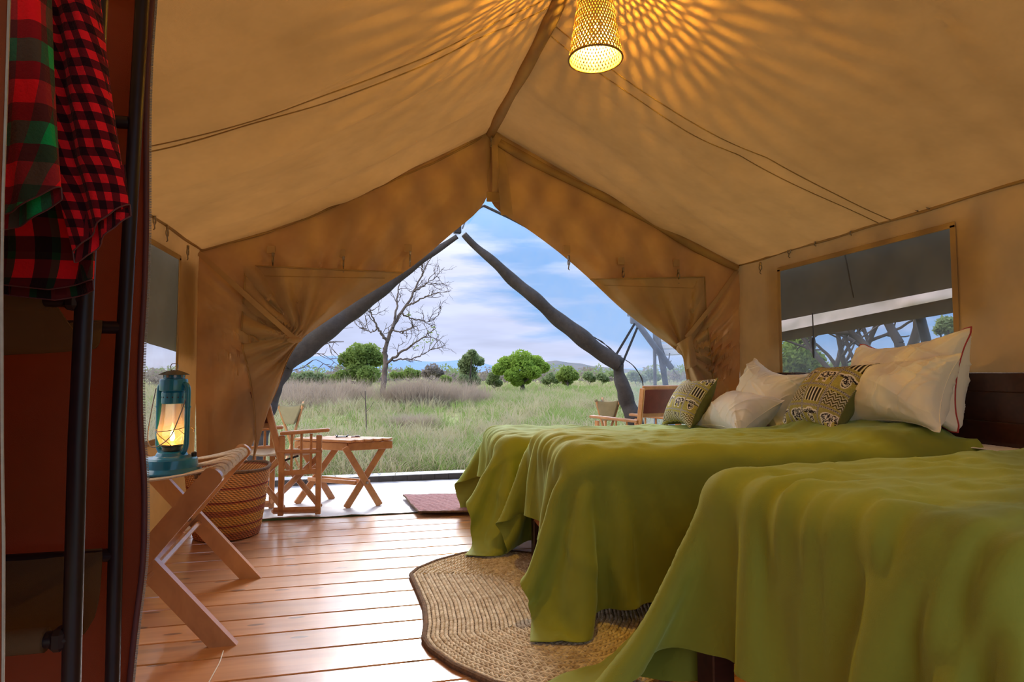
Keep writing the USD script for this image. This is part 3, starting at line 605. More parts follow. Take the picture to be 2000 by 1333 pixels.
def wash_stand(label, px0, px1, py0, pxa, pxb, py1, dep, zg=-.12):
    t = thing('wash_basin', label, 'wash basin')
    a, b = P(px0, py0, d=dep), P(px1, py0-1, d=dep); c, d_ = P(pxb, py1, d=dep-.05), P(pxa, py1, d=dep-.05)
    back = np.array([.08, .36, 0]); m3 = (a+b)/2+back; low3 = (c+d_)/2+back*.45
    rows = []
    top = [a, b, m3]; bot = [d_, c, low3]
    for k in range(3):
        for s in np.linspace(0, 1, 9)[:-1]:
            tp = top[k]*(1-s)+top[(k+1) % 3]*s; tp = tp-np.array([0, 0, .018*math.sin(s*math.pi)]); bt = bot[k]*(1-s)+bot[(k+1) % 3]*s; rows.append([tp*(1-h)+bt*h for h in np.linspace(0, 1, 8)])
    rows.append(rows[0])
    obj('canvas_bowl', thick(grid(np.array(rows)), .005), M['basin_canvas'], t, smooth=True)
    obj('bowl_bottom', thick(grid(np.array([[d_, d_*.5+low3*.5, low3], [c, c*.5+low3*.5, low3]])), .004), M['basin_canvas'], t)
    for k in range(3):
        tp, opp = top[k]+np.array([0, 0, .01]), bot[(k+1) % 3]
        e = tp+(bot[k]-tp)*((tp[2]-zg)/(tp[2]-bot[k][2]))
        mid = np.mean(bot, 0); e[:2] = tp[:2]+(mid[:2]-tp[:2])*2.0; e[2] = zg
        obj('leg', MB().tube([tp, e], .013, 8).mesh(), M['teak'], t, smooth=True)
    for k in range(3): obj('rim_knob', MB().box(top[k], (.03, .03, .03), ch=.008).mesh(), M['basin_canvas'], t)
wash_stand('khaki canvas wash basin on crossed sticks, behind the low table on the left', 543, 592, 792, 557, 574, 829, 5.9)
wash_stand('khaki canvas wash basin on crossed sticks, outside near the right armchair', 1164, 1211, 783, 1176, 1197, 822, 6.0)

# ------------------------------------------------------------------ basket
def basket():
    c0 = np.array([-.905, 3.99, 0.0]); t = thing('woven_basket', 'tall round woven basket with reddish bands on the planks behind the strap stand', 'basket', c0)
    H = .41; rb, rt = .180, .238; prof, rings = [], 34
    for i in range(rings*4+1):
        h = i/(rings*4); r = rb+(rt-rb)*h**.8+.006*abs(math.sin(i*math.pi/4)); prof.append((r, .004+H*h))
    prof = [(0.0, .004), (rb*.6, .004)]+prof+[(rt-.012, H), (rt-.02, H-.03), (rb-.01, .03), (0, .03)]
    n = {"tc": ("texture_coordinate", {}), "sp": ("separate_xyz", {}), "at": ("math", {"math_type": "arctan2"}), "ka": ("math", {"math_type": "multiply", "value2": 64.}), "kz": ("math", {"math_type": "multiply", "value2": 300.}),
         "ad": ("math", {"math_type": "add"}), "si": ("math", {"math_type": "sine"}), "rz": ("math", {"math_type": "multiply", "value2": 1/.42}),
         "bd": ("rgb_ramp", {"interpolate": False, "ramp": [(0, lin(165, 95, 55)), (.12, lin(190, 130, 60)), (.20, lin(160, 85, 55)), (.23, lin(196, 140, 66)), (.36, lin(165, 95, 60)), (.44, lin(198, 142, 70)), (.54, lin(150, 75, 50)), (.57, lin(200, 145, 85)), (.74, lin(160, 85, 60)), (.77, lin(196, 140, 85)), (.95, lin(150, 85, 55))]}),
         "dk": ("map_range", {"from_min": -.3, "from_max": .3, "to_min": .80, "to_max": 1.5, "clamp": True}), "mx": ("mix", {"mix_type": "multiply", "fac": 1.}), "b": ("bump", {"strength": .7, "distance": .004}),
         "p": ("principled_bsdf", {"roughness": .75, "specular_ior_level": .3})}
    l = [("tc.object", "sp.vector"), ("sp.y", "at.value1"), ("sp.x", "at.value2"), ("at.value", "ka.value1"), ("sp.z", "kz.value1"), ("ka.value", "ad.value1"), ("kz.value", "ad.value2"), ("ad.value", "si.value1"),
         ("sp.z", "rz.value1"), ("rz.value", "bd.fac"), ("si.value", "dk.value"), ("bd.color", "mx.color1"), ("dk.result", "mx.color2"), ("mx.color", "p.base_color"), ("si.value", "b.height"), ("b.normal", "p.normal")]
    mb = S(stage, '/World/Looks/basket_weave', n, l, surface="p.BSDF")
    obj('body', MB().lathe(prof, n=56).mesh(), mb, t, smooth=50)
    an = np.linspace(0, 2*math.pi, 49); obj('rim', MB().tube(np.stack([(rt-.002)*np.cos(an), (rt-.002)*np.sin(an), H+.002+.006*np.sin(an*3)], 1), .011, 8, False).mesh(), M['jute_edge'], t, smooth=True)
    a = np.linspace(0, math.pi, 16); obj('handle', MB().tube(np.stack([-.07+.05*np.cos(a), -rt*.98+0*a-.02*np.sin(a), H-.02+.05*np.sin(a)], 1), .009, 8).mesh(), M['jute_edge'], t, smooth=True)
basket()

# ------------------------------------------------------------------ strap stand with the lantern
def rack():
    t = thing('strap_stand', 'folding wooden stand with crossed legs and a webbing top carrying the lantern', 'folding stand')
    y0, y1 = 2.365, 3.10; dx = lambda y: -.05*(y-y0)/(y1-y0); Yv = np.array([0, 1., 0])
    for y in (y0, y1):
        o = dx(y)
        for nm, (xa, za), (xb, zb), yo in (('leg', (-1.09, .0), (-.585, .625), 0.), ('leg', (-.545, .0), (-1.07, .615), .032)):
            a, b = np.array([xa+o, y+yo, za]), np.array([xb+o, y+yo, zb]); d = norm(b-a); s = np.cross(d, Yv)
            m = MB(); hw, ht = .036, .015
            # board cut level at the floor, rounded at its top
            sl = hw*abs(s[2])/max(abs(d[2]), .1)
            poly = []
            for sg in (-1, 1):
                q = a+s*hw*sg; q = q+d*(-(q[2])/d[2]); poly.append(q)
            tops = [b+d*hw*.6*math.sin(th)+s*hw*math.cos(th) for th in np.linspace(0, math.pi, 9)]
            if (poly[0]-tops[0])@s < 0: poly = poly[::-1]
            ring = [poly[0]]+tops+[poly[1]] if (poly[0]-a)@s > 0 else [poly[1]]+tops+[poly[0]]
            v = np.array([r_+Yv*ht*sg for sg in (-1, 1) for r_ in ring]); h = trimesh.convex.convex_hull(v); m.tm(h)
            obj(nm, m.mesh(), M['rack_wood'], t, smooth=30)
        c = np.array([-.817+o, y-.018, .31]); obj('bolt', MB().tube([c, c-Yv*.012], .011, 10).mesh(), M['steel'], t)
    z = .27
    obj('stretcher', MB().bar((-.795, y0+.015, z), (-.795+dx(y1), y1+.03, z), .050, .022, (.7, 0, .7), .004).mesh(), M['rack_wood'], t)
    obj('stretcher', MB().bar((-.86, y0+.0, z-.02), (-.86+dx(y1), y1, z-.02), .045, .022, (.7, 0, -.7), .004).mesh(), M['rack_wood'], t)
    for x, z in ((-.59, .622), (-1.065, .612)):
        s = 1 if x > -.8 else -1
        obj('top_rail', MB().tube([(x-.002*s, y0+.02, z-.008), (x-.002*s+dx(y1), y1+.02, z-.008)], .017, 14).mesh(), M['rack_wood'], t, smooth=True)
    n = 8
    for k in range(n):
        y = y0+.075+(y1-y0-.12)*k/(n-1); w = .054; o = dx(y)
        # loop round both rails: over the top and back below
        sag = .030+.012*math.sin(k*2.1)
        top = [(-1.09+.492*s_, .638-sag*math.sin(s_*math.pi)-.012*(1-s_)) for s_ in np.linspace(0, 1, 16)]
        loop = [(-1.10, .60), (-1.098, .625)]+top+[(-.592+.0225*math.sin(a_), .614+.0225*math.cos(a_)) for a_ in np.linspace(.15, 3.6, 10)]+[(-.635, .600)]
        p = np.array([[x+o, y, z] for x, z in loop])
        v = np.stack([p-Yv*w/2, p+np.array([0, 0, .0015]), p+Yv*w/2], 1)
        obj('webbing_strap', thick(grid(v), .005), M['strap'], t, smooth=50)
rack()
p = P(436, 1272, z=.004); q = P(408, 1333, z=.004); q2 = q+(q-p)*.6
tag(obj('cord', MB().tube(smoothcurve([p, p*.6+q*.4+np.array([.006, 0, 0]), q, q2], 24), .0022, 6).mesh(), M['rope_white'], smooth=True), 'thin white cord lying on the planks beside the nearest stand foot', 'cord')

def lantern():
    c = np.array([-.80, 2.60, .602]); t = thing('hurricane_lantern', 'teal blue hurricane lantern burning on the webbing stand', 'lantern', c)
    L = M['lantern']
    obj('tank', MB().lathe([(0, 0), (.104, 0), (.111, .004), (.111, .010), (.103, .018), (.095, .024), (.092, .056), (.086, .063), (.070, .064), (.058, .070), (.052, .082), (.045, .086), (0, .086)], n=48).mesh(), L, t, smooth=30)
    obj('burner', MB().lathe([(0, .086), (.030, .086), (.034, .092), (.034, .104), (.042, .108), (.042, .113), (.022, .118), (.012, .126), (0, .126)], n=32).mesh(), M['lantern_cap'], t, smooth=30)
    g = [(.038, .112), (.046, .122), (.053, .140), (.055, .155), (.051, .180), (.045, .215), (.041, .250), (.040, .279)]
    gp = resample(g, 30); obj('glass_chimney', MB().lathe(gp, n=40).mesh(), glass, t, smooth=True, label='clear glass chimney')
    obj('hood', MB().lathe([(.0405, .274), (.0425, .276), (.0425, .318), (.040, .322), (.049, .326), (.0505, .330), (.0505, .366), (.048, .372), (.036, .374), (.030, .372), (0, .372)], n=40).mesh(), L, t, smooth=30)
    obj('vent_collar', MB().lathe([(.036, .372), (.038, .374), (.038, .392), (.030, .394)], n=32).mesh(), L, t, smooth=30)
    c2 = MB()
    for k in range(9):
        a = k*2*math.pi/9+.2; c2.tube([(.036*math.cos(a), .036*math.sin(a), .383), (.0392*math.cos(a), .0392*math.sin(a), .383)], .0055, 8)
    obj('vent_hole', c2.mesh(), M['wire'], t)
    c2 = MB()
    for k in range(14):
        a = k*2*math.pi/14; c2.tube([(.041*math.cos(a), .041*math.sin(a), .300), (.0433*math.cos(a), .0433*math.sin(a), .300)], .003, 6)
    obj('vent_hole', c2.mesh(), M['black_metal'], t)
    cap = obj('cap', MB().lathe([(.0, .408), (.018, .406), (.040, .398), (.055, .390), (.055, .388), (.038, .391), (.0, .391)], n=40).mesh(), M['lantern_cap'], t, smooth=30)
    a = np.linspace(-math.pi*.5-2.6, -math.pi*.5+2.6, 22)
    an = np.linspace(0, 2*math.pi, 25); e = np.stack([.0135*np.sign(np.cos(an))*np.abs(np.cos(an))**.6, 0*an, .419+.0145*np.sign(np.sin(an))*np.abs(np.sin(an))**.7], 1)
    obj('ring', MB().tube(e, .0016, 6, False).mesh(), M['wire'], cap)
    r = RT*1.0                                               # the side tubes stand left and right as photographed
    for s in (1, -1):
        d = norm(r*s+np.array([0, -.25*s, 0])); p = [d*.046+[0, 0, .352], d*.060+[0, 0, .352], d*.067+[0, 0, .340], d*.068+[0, 0, .310], d*.067+[0, 0, .2], d*.066+[0, 0, .115], d*.063+[0, 0, .095], d*.052+[0, 0, .080], d*.038+[0, 0, .074]]
        obj('side_tube', MB().tube(smoothcurve(p, 40), .0105, 12).mesh(), L, t, smooth=True)
        obj('tube_clip', MB().lathe([(.0115, -.004), (.0125, 0), (.0115, .004)], d*.068+[0, 0, .262], 12).mesh(), L, t)
    f = np.array([RT[1], -RT[0], 0])                           # towards the viewer
    f = -norm(np.array([FW[0], FW[1], 0]))
    b = [r*.066+[0, 0, .335]+f*.01, r*.055+[0, 0, .25]+f*.035, r*.030+[0, 0, .15]+f*.058, r*-.005+[0, 0, .118]+f*.062, r*-.045+[0, 0, .102]+f*.060, r*-.068+[0, 0, .125]+f*.050, r*-.080+[0, 0, .165]+f*.03, r*-.074+[0, 0, .25]+f*.02, r*-.066+[0, 0, .335]+f*.008]
    obj('bail_handle', MB().tube(smoothcurve(b, 50), .0021, 6).mesh(), M['wire'], t, smooth=True)
    an = np.linspace(0, 2*math.pi, 41)
    gd = obj('globe_guard', MB().tube(np.stack([.060*np.cos(an), .060*np.sin(an), .178+.010*np.sin(an+.8)], 1), .0015, 6, False).mesh(), M['wire'], t, smooth=True)
    for a0 in (.6, 2.2, 3.7, 5.3):
        s_ = np.linspace(0, 1, 14); ang = a0+1.3*s_; rr_ = np.interp(s_, [0, .4, 1], [.060, .060, .040])
        obj('guard_wire', MB().tube(np.stack([rr_*np.cos(ang), rr_*np.sin(ang), .178-.070*s_], 1), .0013, 6).mesh(), M['wire'], t)
    obj('lift_lever', MB().tube([r*.075+[0, 0, .18], r*.088+[0, 0, .172], r*.084+[0, 0, .160]], .002, 6).mesh(), M['wire'], t)
    obj('filler_knob', MB().lathe([(.0, 0), (.010, 0), (.010, .014), (.006, .018), (0, .018)], r*.078+f*-.02+[0, 0, .063], 14).mesh(), M['black_metal'], t)
    obj('flame', MB().lathe([(0, .124), (.006, .128), (.0095, .138), (.008, .150), (.004, .163), (.0, .174)], n=16).mesh(), M['flame'], t, smooth=True)
lantern()

# ------------------------------------------------------------------ hanging lamp
def pendant():
    p = P(1163, 116, d=2.5); zt = .30; t = thing('pendant_lamp', 'woven bamboo pendant lamp shining under the tent ridge', 'lamp', p)
    rb, rt = .113, .066; n = 44; c = MB()
    for sg in (1, -1):
        for k in range(n):
            s = np.linspace(0, 1, 16); a = k*2*math.pi/n+sg*s*1.55; r = rb+(rt-rb)*s+.0012*sg*np.cos(np.arange(16)*math.pi)
            q = np.stack([r*np.cos(a), r*np.sin(a), s*zt], 1)
            tn = np.gradient(q, axis=0); rad = np.stack([np.cos(a), np.sin(a), 0*a], 1); w = np.cross(tn, rad); w /= np.linalg.norm(w, axis=1, keepdims=True)
            c.add(*thick(grid(np.stack([q-w*.0033, q+w*.0033], 1)), .0014))
    obj('shade_weave', c.mesh(), M['bamboo'], t, smooth=False, kind='stuff')
    an = np.linspace(0, 2*math.pi, 49)
    for r, z in ((rb, 0), (rt, zt)):
        obj('rim', MB().tube(np.stack([r*np.cos(an), r*np.sin(an), 0*an+z], 1), .0042, 8, False).mesh(), M['bamboo_rim'], t, smooth=True)
    obj('filament', MB().lathe([(0, .136), (.0035, .138), (.0045, .143), (.0035, .148), (0, .150)], n=12).mesh(), M['bulb'], t, smooth=True)
    obj('bulb', MB().lathe([(0, .112), (.014, .116), (.024, .128), (.028, .144), (.025, .160), (.016, .176), (.013, .19)], n=24).mesh(), M['clear_glass'], t, smooth=True)
    obj('socket', MB().lathe([(.013, .188), (.017, .192), (.017, .235), (.040, .262), (.060, .270), (.060, .276), (.006, .282), (0, .282)], n=16).mesh(), M['black_metal'], t)
    c = MB()
    for k in range(3):
        a = k*2.094; c.tube([(0, 0, .24), (rt*math.cos(a), rt*math.sin(a), zt)], .002, 5)
    obj('spider', c.mesh(), M['black_metal'], t)
    obj('cord', MB().tube([(0, 0, .24), (RX-p[0], 0, RZ-.06-p[2])], .004, 6).mesh(), M['black_metal'], t)
pendant()

# ------------------------------------------------------------------ cloth: position based sheets fall on what they cover
def relax(p, cons, far, steps, iters, dt=1/60., g=3.0, boxes=(), floor=None, fr=.6, damp=.985, faces=None, press=0.):
    p = p.copy(); v = np.zeros_like(p)
    for st in range(steps):
        v *= damp; v[:, 2] -= g*dt
        if faces is not None:
            fn = np.cross(p[faces[:, 1]]-p[faces[:, 0]], p[faces[:, 2]]-p[faces[:, 0]]); vn = np.zeros_like(p)
            for k in range(3): np.add.at(vn, faces[:, k], fn)
            v += vn*press*dt
        q = p+v*dt
        for a, b, L in far:
            d = q[a]-q[b]; l = np.sqrt((d*d).sum(1))+1e-9; c = (.5*np.maximum(l-L, 0)/l)[:, None]*d; q[a] -= c; q[b] += c
        for it in range(iters):
            for a, b, L, k in cons:
                d = q[a]-q[b]; l = np.sqrt((d*d).sum(1))+1e-9; c = (k*.5*(l-L)/l)[:, None]*d; q[a] -= c; q[b] += c
        touch = np.zeros(len(p), bool); nrm = np.zeros_like(p)
        for lo, hi, r in boxes:
            lo, hi = np.asarray(lo, float), np.asarray(hi, float); cc = np.clip(q, lo+r, hi-r); d = q-cc; l = np.linalg.norm(d, axis=1)
            ins = (l < r) & (l > 1e-9); q[ins] = cc[ins]+d[ins]/l[ins, None]*r; touch |= ins; nrm[ins] = d[ins]/l[ins, None]
            deep = l <= 1e-9; q[deep, 2] = hi[2]; touch |= deep; nrm[deep] = (0, 0, 1)
        if floor is not None:
            f = q[:, 2] < floor; q[f, 2] = floor; touch |= f; nrm[f] = (0, 0, 1)
        if touch.any():
            t = (q-p)[touch]; n = nrm[touch]; q[touch] -= (t-(t*n).sum(1, keepdims=True)*n)*fr
        v = (q-p)/dt; sp = np.linalg.norm(v, axis=1, keepdims=True); v *= np.minimum(1, 4./np.maximum(sp, 1e-9)); p = q
    return p
def constraints(idx, R, bend=.25, shear=.45):
    nx, ny = idx.shape; cs, far = [], []
    def add(a, b, k):
        a, b = a.ravel(), b.ravel()
        if len(a): cs.append((a, b, np.linalg.norm(R[a]-R[b], axis=1), k))
    for s in (0, 1):
        add(idx[s:-1:2], idx[s+1::2], 1.); add(idx[:, s:-1:2], idx[:, s+1::2], 1.)
        for t in (0, 1): add(idx[s:-1:2, t:-1:2], idx[s+1::2, t+1::2], shear); add(idx[s+1::2, t:-1:2], idx[s:-1:2, t+1::2], shear)
    for s in range(4):
        i = np.arange(s, nx-2, 4); add(idx[i], idx[i+2], bend); j = np.arange(s, ny-2, 4); add(idx[:, j], idx[:, j+2], bend)
    for m in (16, 8, 4):
        for o in range(2*m):
            i = np.arange(o, nx-m, 2*m); j = np.arange(o, ny-m, 2*m)
            for a, b in ((idx[i], idx[i+m]), (idx[:, j], idx[:, j+m])):
                a, b = a.ravel(), b.ravel()
                if len(a): far.append((a, b, np.linalg.norm(R[a]-R[b], axis=1)))
    return cs, far
def subdiv(g):
    """one smooth refinement of a regular grid (n,m,3)"""
    def up(a):
        m = np.empty((2*len(a)-1,)+a.shape[1:]); m[::2] = a; e = np.concatenate([a[:1], a, a[-1:]]); m[1::2] = (9*(e[1:-2]+e[2:-1])-(e[:-3]+e[3:]))/16; return m
    return np.swapaxes(up(np.swapaxes(up(g), 0, 1)), 0, 1)

def place(v, o, rz):
    c, s = math.cos(math.radians(rz)), math.sin(math.radians(rz)); v = np.asarray(v)
    return np.stack([o[0]+c*v[..., 0]-s*v[..., 1], o[1]+s*v[..., 0]+c*v[..., 1], v[..., 2]], -1)

def bed(o, rz, L, W, top, labels, over_f, over_n, over_f2, xend, seed, humps=(), frame='dark_wood', head=True, rail='orange_wood', gather=.05, hy=(0, 0), leg_in=.05, jitter=0., flare=.10):
    """o: near foot corner on the floor; x runs to the head, y across (0 near, W far)"""
    t = thing('bed', labels[0], 'bed', (o[0], o[1], 0), rz)
    zr = .30
    for x in (leg_in, L-.05):
        for y in (.04, W-.04): obj('leg', MB().box((x, y, (zr+.04)/2), (.075, .075, zr+.04), ch=.004).mesh(), M[frame], t)
    for y in (.025, W-.025): obj('side_rail', MB().box((L/2, y, zr-.02), (L-.06, .03, .12), ch=.004).mesh(), M[frame], t)
    obj('foot_rail', MB().box((.03, W/2, zr-.02), (.03, W-.08, .13), ch=.004).mesh(), M[rail], t)
    if head:
        for y in (hy[0], W/2+hy[0]/2+hy[1]/2, W+hy[1]): obj('headboard_post', MB().box((L+.02, y, .5), (.05, .05, 1.0), ch=.005).mesh(), M[frame], t)
        for z in (.42, .56, .70, .84, .955): obj('headboard_board', MB().box((L+.015, W/2+hy[0]/2+hy[1]/2, z), (.028, W-hy[0]+hy[1], .139 if z < .9 else .09), ch=.003).mesh(), M[frame], t)
    mt = thing('mattress', labels[1], 'mattress', (o[0], o[1], 0), rz)
    mb_ = MB().box((L/2-.02, W/2, (zr+.045+top-.012)/2), (L-.08, W-.04, top-.012-zr-.045), ch=.05)
    obj('core', mb_.mesh(), M['purple'], mt, smooth=60)
    an = []
    for z in (zr+.09, top-.06):
        c = MB(); c.tube([(.06, .024, z), (L-.10, .024, z)], .006, 6); c.tube([(.024, .06, z), (.024, W-.06, z)], .006, 6); obj('edge_piping', c.mesh(), M['white_cotton'], mt)
    # the cover
    h = .027
    X = np.arange(-over_f, xend+h, h); Y = np.arange(-over_n, W+over_f2+h, h)
    gx, gy = np.meshgrid(X, Y, indexing='ij'); nx, ny = gx.shape; idx = np.arange(nx*ny).reshape(nx, ny)
    R = np.stack([gx*1.02, gy*(1+gather)], -1).reshape(-1, 2)
    p = np.stack([gx, gy, 0*gx+top+.03], -1); p[..., 2] += .035*fbm(np.stack([gx*.8, gy*2.2, 0*gx], -1), 4.0, 3, seed)+.012*np.random.default_rng(seed).random(gx.shape)
    if jitter: p[..., 1] += jitter*fbm(np.stack([gx, gy, 0*gx], -1), 3.0, 2, seed+3)
    cs, far = constraints(idx, R)
    bx = [((0, 0, .0), (L, W, top), .075)]+list(humps)
    p = relax(p.reshape(-1, 3), cs, far, 150, 6, boxes=bx, floor=.024).reshape(nx, ny, 3)
    q = p.copy()                                                 # a last smoothing against grid noise
    q[1:-1, 1:-1] = (p[1:-1, 1:-1]*4+p[:-2, 1:-1]+p[2:, 1:-1]+p[1:-1, :-2]+p[1:-1, 2:])/8
    q[..., 2] = np.maximum(q[..., 2], .024)
    dn = np.zeros_like(q); ed = np.cross(np.gradient(q, axis=0), np.gradient(q, axis=1)); ed /= np.linalg.norm(ed, axis=-1, keepdims=True)+1e-9
    if ed[nx//2, ny//2, 2] < 0: ed = -ed
    flat = np.clip((q[..., 2]-top+.05)/.05, 0, 1)
    def ridged(p, sc, o, sd, sharp=2.2): return np.clip(1-3.2*np.abs(fbm(p, sc, o, sd)), 0, 1)**sharp
    cr = .016*ridged(np.stack([gx*.50, gy*2.2+.25*gx, 0*gx], -1), 4.0, 3, seed+11)*flat                     # loose folds along the bed
    cr += .010*ridged(np.stack([gx*.9, gy*3.6-.3*gx, 0*gx], -1), 5.0, 2, seed+21)*flat
    gath = np.clip(1-np.abs(gx-.04)/.40, 0, 1)**.6                                                       # gathers running over the foot edge
    cr += gath*.023*ridged(np.stack([gx*.5+.20*gy, gy*4.6, 0*gx], -1), 3.6, 2, seed+12, 1.6)*np.clip((gy+.02)/.12, 0, 1)*np.clip((W-gy)/.10, 0, 1)
    side = np.clip(-gy/.15, 0, 1)+np.clip((gy-W)/.15, 0, 1)
    cr += .012*side*ridged(np.stack([gx*2.2+gy*.8, gy*.7, 0*gx], -1), 3.0, 2, seed+13)
    for gs, cy in ((-1, 0.), (1, W)):                                                                      # the foot corners flare out
        cw = np.clip(-gx/over_f+.25, 0, 1.25)*np.clip(gs*(gy-cy)/.45+.25, 0, 1.25); dr = np.clip(top-q[..., 2], 0, top)
        q[..., 0] -= flare*dr*np.minimum(cw, 1)**.7; q[..., 1] += gs*flare*.45*dr*np.minimum(cw, 1)**.7
    q += ed*(.004+cr)[..., None]
    cv = thing('bedspread', labels[2], 'bedspread', (o[0], o[1], 0), rz)
    obj('cloth', thick(grid(subdiv(q)), .003), M['olive'], cv, smooth=True)
    c = MB(); e = np.concatenate([q[::2, 0], q[-1, ::2]]);
    return t

BL2 = ('dark wooden single bed in the middle, standing with its foot on the jute rug', 'mattress of the middle bed in purple ticking', 'olive green bedspread on the middle bed, its near corner trailing on the jute rug')
BL1 = ('wooden single bed farthest from the camera, against the open tent front', 'mattress of the far bed in purple ticking', 'olive green bedspread on the far bed nearest the entrance')
BL3 = ('dark wooden single bed in the foreground with one leg showing', 'mattress of the foreground bed', 'olive green bedspread on the foreground bed at the lower right')
bed((.735, 2.27), -4.2, 2.06, .86, .675, BL2, .30, .50, .44, 1.93, 5, humps=[((1.35, .02, .3), (1.95, .80, .735), .16)], hy=(-.20, .02), jitter=.10, flare=.07)
bed((.665, 3.32), -4.2, 2.12, .82, .605, BL1, .22, .44, .38, 1.95, 8, rail='orange_wood', jitter=.10, flare=.20)
bed((1.02, .74), 7.5, 1.86, .88, .70, BL3, .36, .48, .50, 1.80, 13, rail='dark_wood', jitter=.08, head=False, gather=.04, flare=.33)
ss = thing('bed_sheet', 'white sheet showing beyond the olive cover at the head of the middle bed', 'sheet', (.735, 2.27, 0), -4.2)
uu, vv = np.meshgrid(np.linspace(1.62, 2.05, 40), np.linspace(-.20, .70, 40), indexing='ij')
vv = np.maximum(vv, np.interp(uu, [1.86, 1.93], [.05, -.20])); zz = .660+.010*fbm(np.stack([uu*6, vv, uu*0], -1), 6, 3, 3)
obj('cloth', thick(grid(np.stack([uu, vv, zz-.0], -1)), .004), M['white_cotton'], ss, smooth=True)
uu = np.maximum(uu, 1.90); vv = np.meshgrid(np.linspace(0, 1, 40), np.linspace(-.20, .70, 40), indexing='ij')[1]
obj('drape', thick(grid(np.stack([uu, -.205+.012*np.sin(uu*60)*(vv+.2), (.664-(vv+.20)*.40)], -1)), .004), M['white_cotton'], ss, smooth=True)

# ------------------------------------------------------------------ pillows: two sheets sewn together and blown up
def pillow_shape(w, h, n, puff, seed, soft=.02, ear=0.):
    nx, ny = n, max(8, int(round(n*h/w))); gx, gy = np.meshgrid(np.linspace(-w/2, w/2, nx), np.linspace(-h/2, h/2, ny), indexing='ij')
    top = np.arange(nx*ny).reshape(nx, ny); bot = top.copy(); inner = np.ones((nx, ny), bool); inner[[0, -1]] = False; inner[:, [0, -1]] = False
    bot[inner] = nx*ny+np.arange(inner.sum()); flat = np.stack([gx, gy], -1).reshape(-1, 2); R = np.vstack([flat, flat[inner.ravel()]])*1.0
    r = np.random.default_rng(seed); p = np.c_[R, np.r_[np.where(inner.ravel(), .02, 0), np.full(inner.sum(), -.02)]]; p += r.normal(0, .0015, p.shape)
    c1, f1 = constraints(top, R, .12, .5); c2, f2 = constraints(bot, R, .12, .5)
    def quads(i): return np.stack([i[:-1, :-1], i[1:, :-1], i[1:, 1:], i[:-1, 1:]], -1).reshape(-1, 4)
    qt, qb = quads(top), quads(bot)[:, ::-1]; qd = np.vstack([qt, qb]); tri = np.vstack([qd[:, [0, 1, 2]], qd[:, [0, 2, 3]]])
    p = relax(p, c1+c2, [], 70, 4, g=0., damp=.93, faces=tri, press=puff*n*n*2.0)
    return p, top, bot
def pillow_grids(p, top, bot):
    return subdiv(p[top]), subdiv(p[bot])
def orient(v, c, u, vv):
    u = norm(u); vv = norm(np.asarray(vv)-u*(u@np.asarray(vv))); n = np.cross(u, vv)
    return c+v[..., :1]*u+v[..., 1:2]*vv+v[..., 2:3]*n
def settle(v, zmin, r=.0):
    v = v.copy(); v[..., 2] = np.where(v[..., 2] < zmin, zmin+(v[..., 2]-zmin)*.06, v[..., 2]); return v
def white_pillow(label, c, u, vv, w, h, puff, seed, z0, m, piping=False, group=None, flange=.0, bend=.0):
    p, tp, bt = pillow_shape(w, h, 26, puff, seed); t = thing('pillow', label, 'pillow', group=group)
    a, b = pillow_grids(p, tp, bt); a, b = subdiv(subdiv(a)), subdiv(b)
    for g in (a, b):
        wt = np.clip(np.abs(g[..., 2])/.03, 0, 1); ax_ = np.abs(g[..., 0])/w*2; ay_ = np.abs(g[..., 1])/h*2
        th_ = np.arctan2((h/2-np.abs(g[..., 1]))*np.sign(g[..., 1]), (w/2-np.abs(g[..., 0]))*np.sign(g[..., 0])); rd = np.hypot(w/2-np.abs(g[..., 0]), h/2-np.abs(g[..., 1]))
        cre = .020*fbm(g*np.array([1, .7, 0]), 7., 3, seed+2)+.013*np.clip(1-4*np.abs(fbm(np.stack([th_*2.5, rd*2.0, 0*rd+np.sign(g[..., 0])+3*np.sign(g[..., 1])], -1), 1.6, 2, seed+4)), 0, 1)**1.5*np.clip(1-rd/(.75*h), 0, 1)
        cre += .008*np.clip(1-6*np.abs(fbm(np.stack([g[..., 0]*7-g[..., 1]*3, g[..., 1]*2+g[..., 0], 0*rd], -1), 2.4, 2, seed+9)), 0, 1)**2
        cre += .012*np.clip(1-5*np.abs(fbm(np.stack([g[..., 0]*2+g[..., 1]*5, g[..., 1]*1.2-g[..., 0]*.5, 0*rd], -1), 2.2, 2, seed+7)), 0, 1)**2
        g += (cre*wt)[..., None]*np.sign(g[..., 2:3])*np.array([0, 0, 1.])
        if bend: g[..., 2] += bend*(g[..., 0]/w)**2
    ga, gb = (settle(orient(g, np.asarray(c, float), u, vv), z0) for g in (a, b))
    m_ = MB(); m_.add(*grid(ga)); v_, f_ = grid(gb); m_.add(v_, f_[:, ::-1]); tm_ = trimesh.Trimesh(*[np.array(k) for k in m_.mesh()], process=True)
    obj('pillowcase', tm_, m, t, smooth=True)
    e = np.concatenate([ga[:, 0], ga[-1, 1:], ga[::-1, -1][1:], ga[0, ::-1][1:]])
    obj('seam', MB().tube(e, .0035 if piping else .0022, 6, False).mesh(), M['red_piping'] if piping else m, t, smooth=True)
    return t

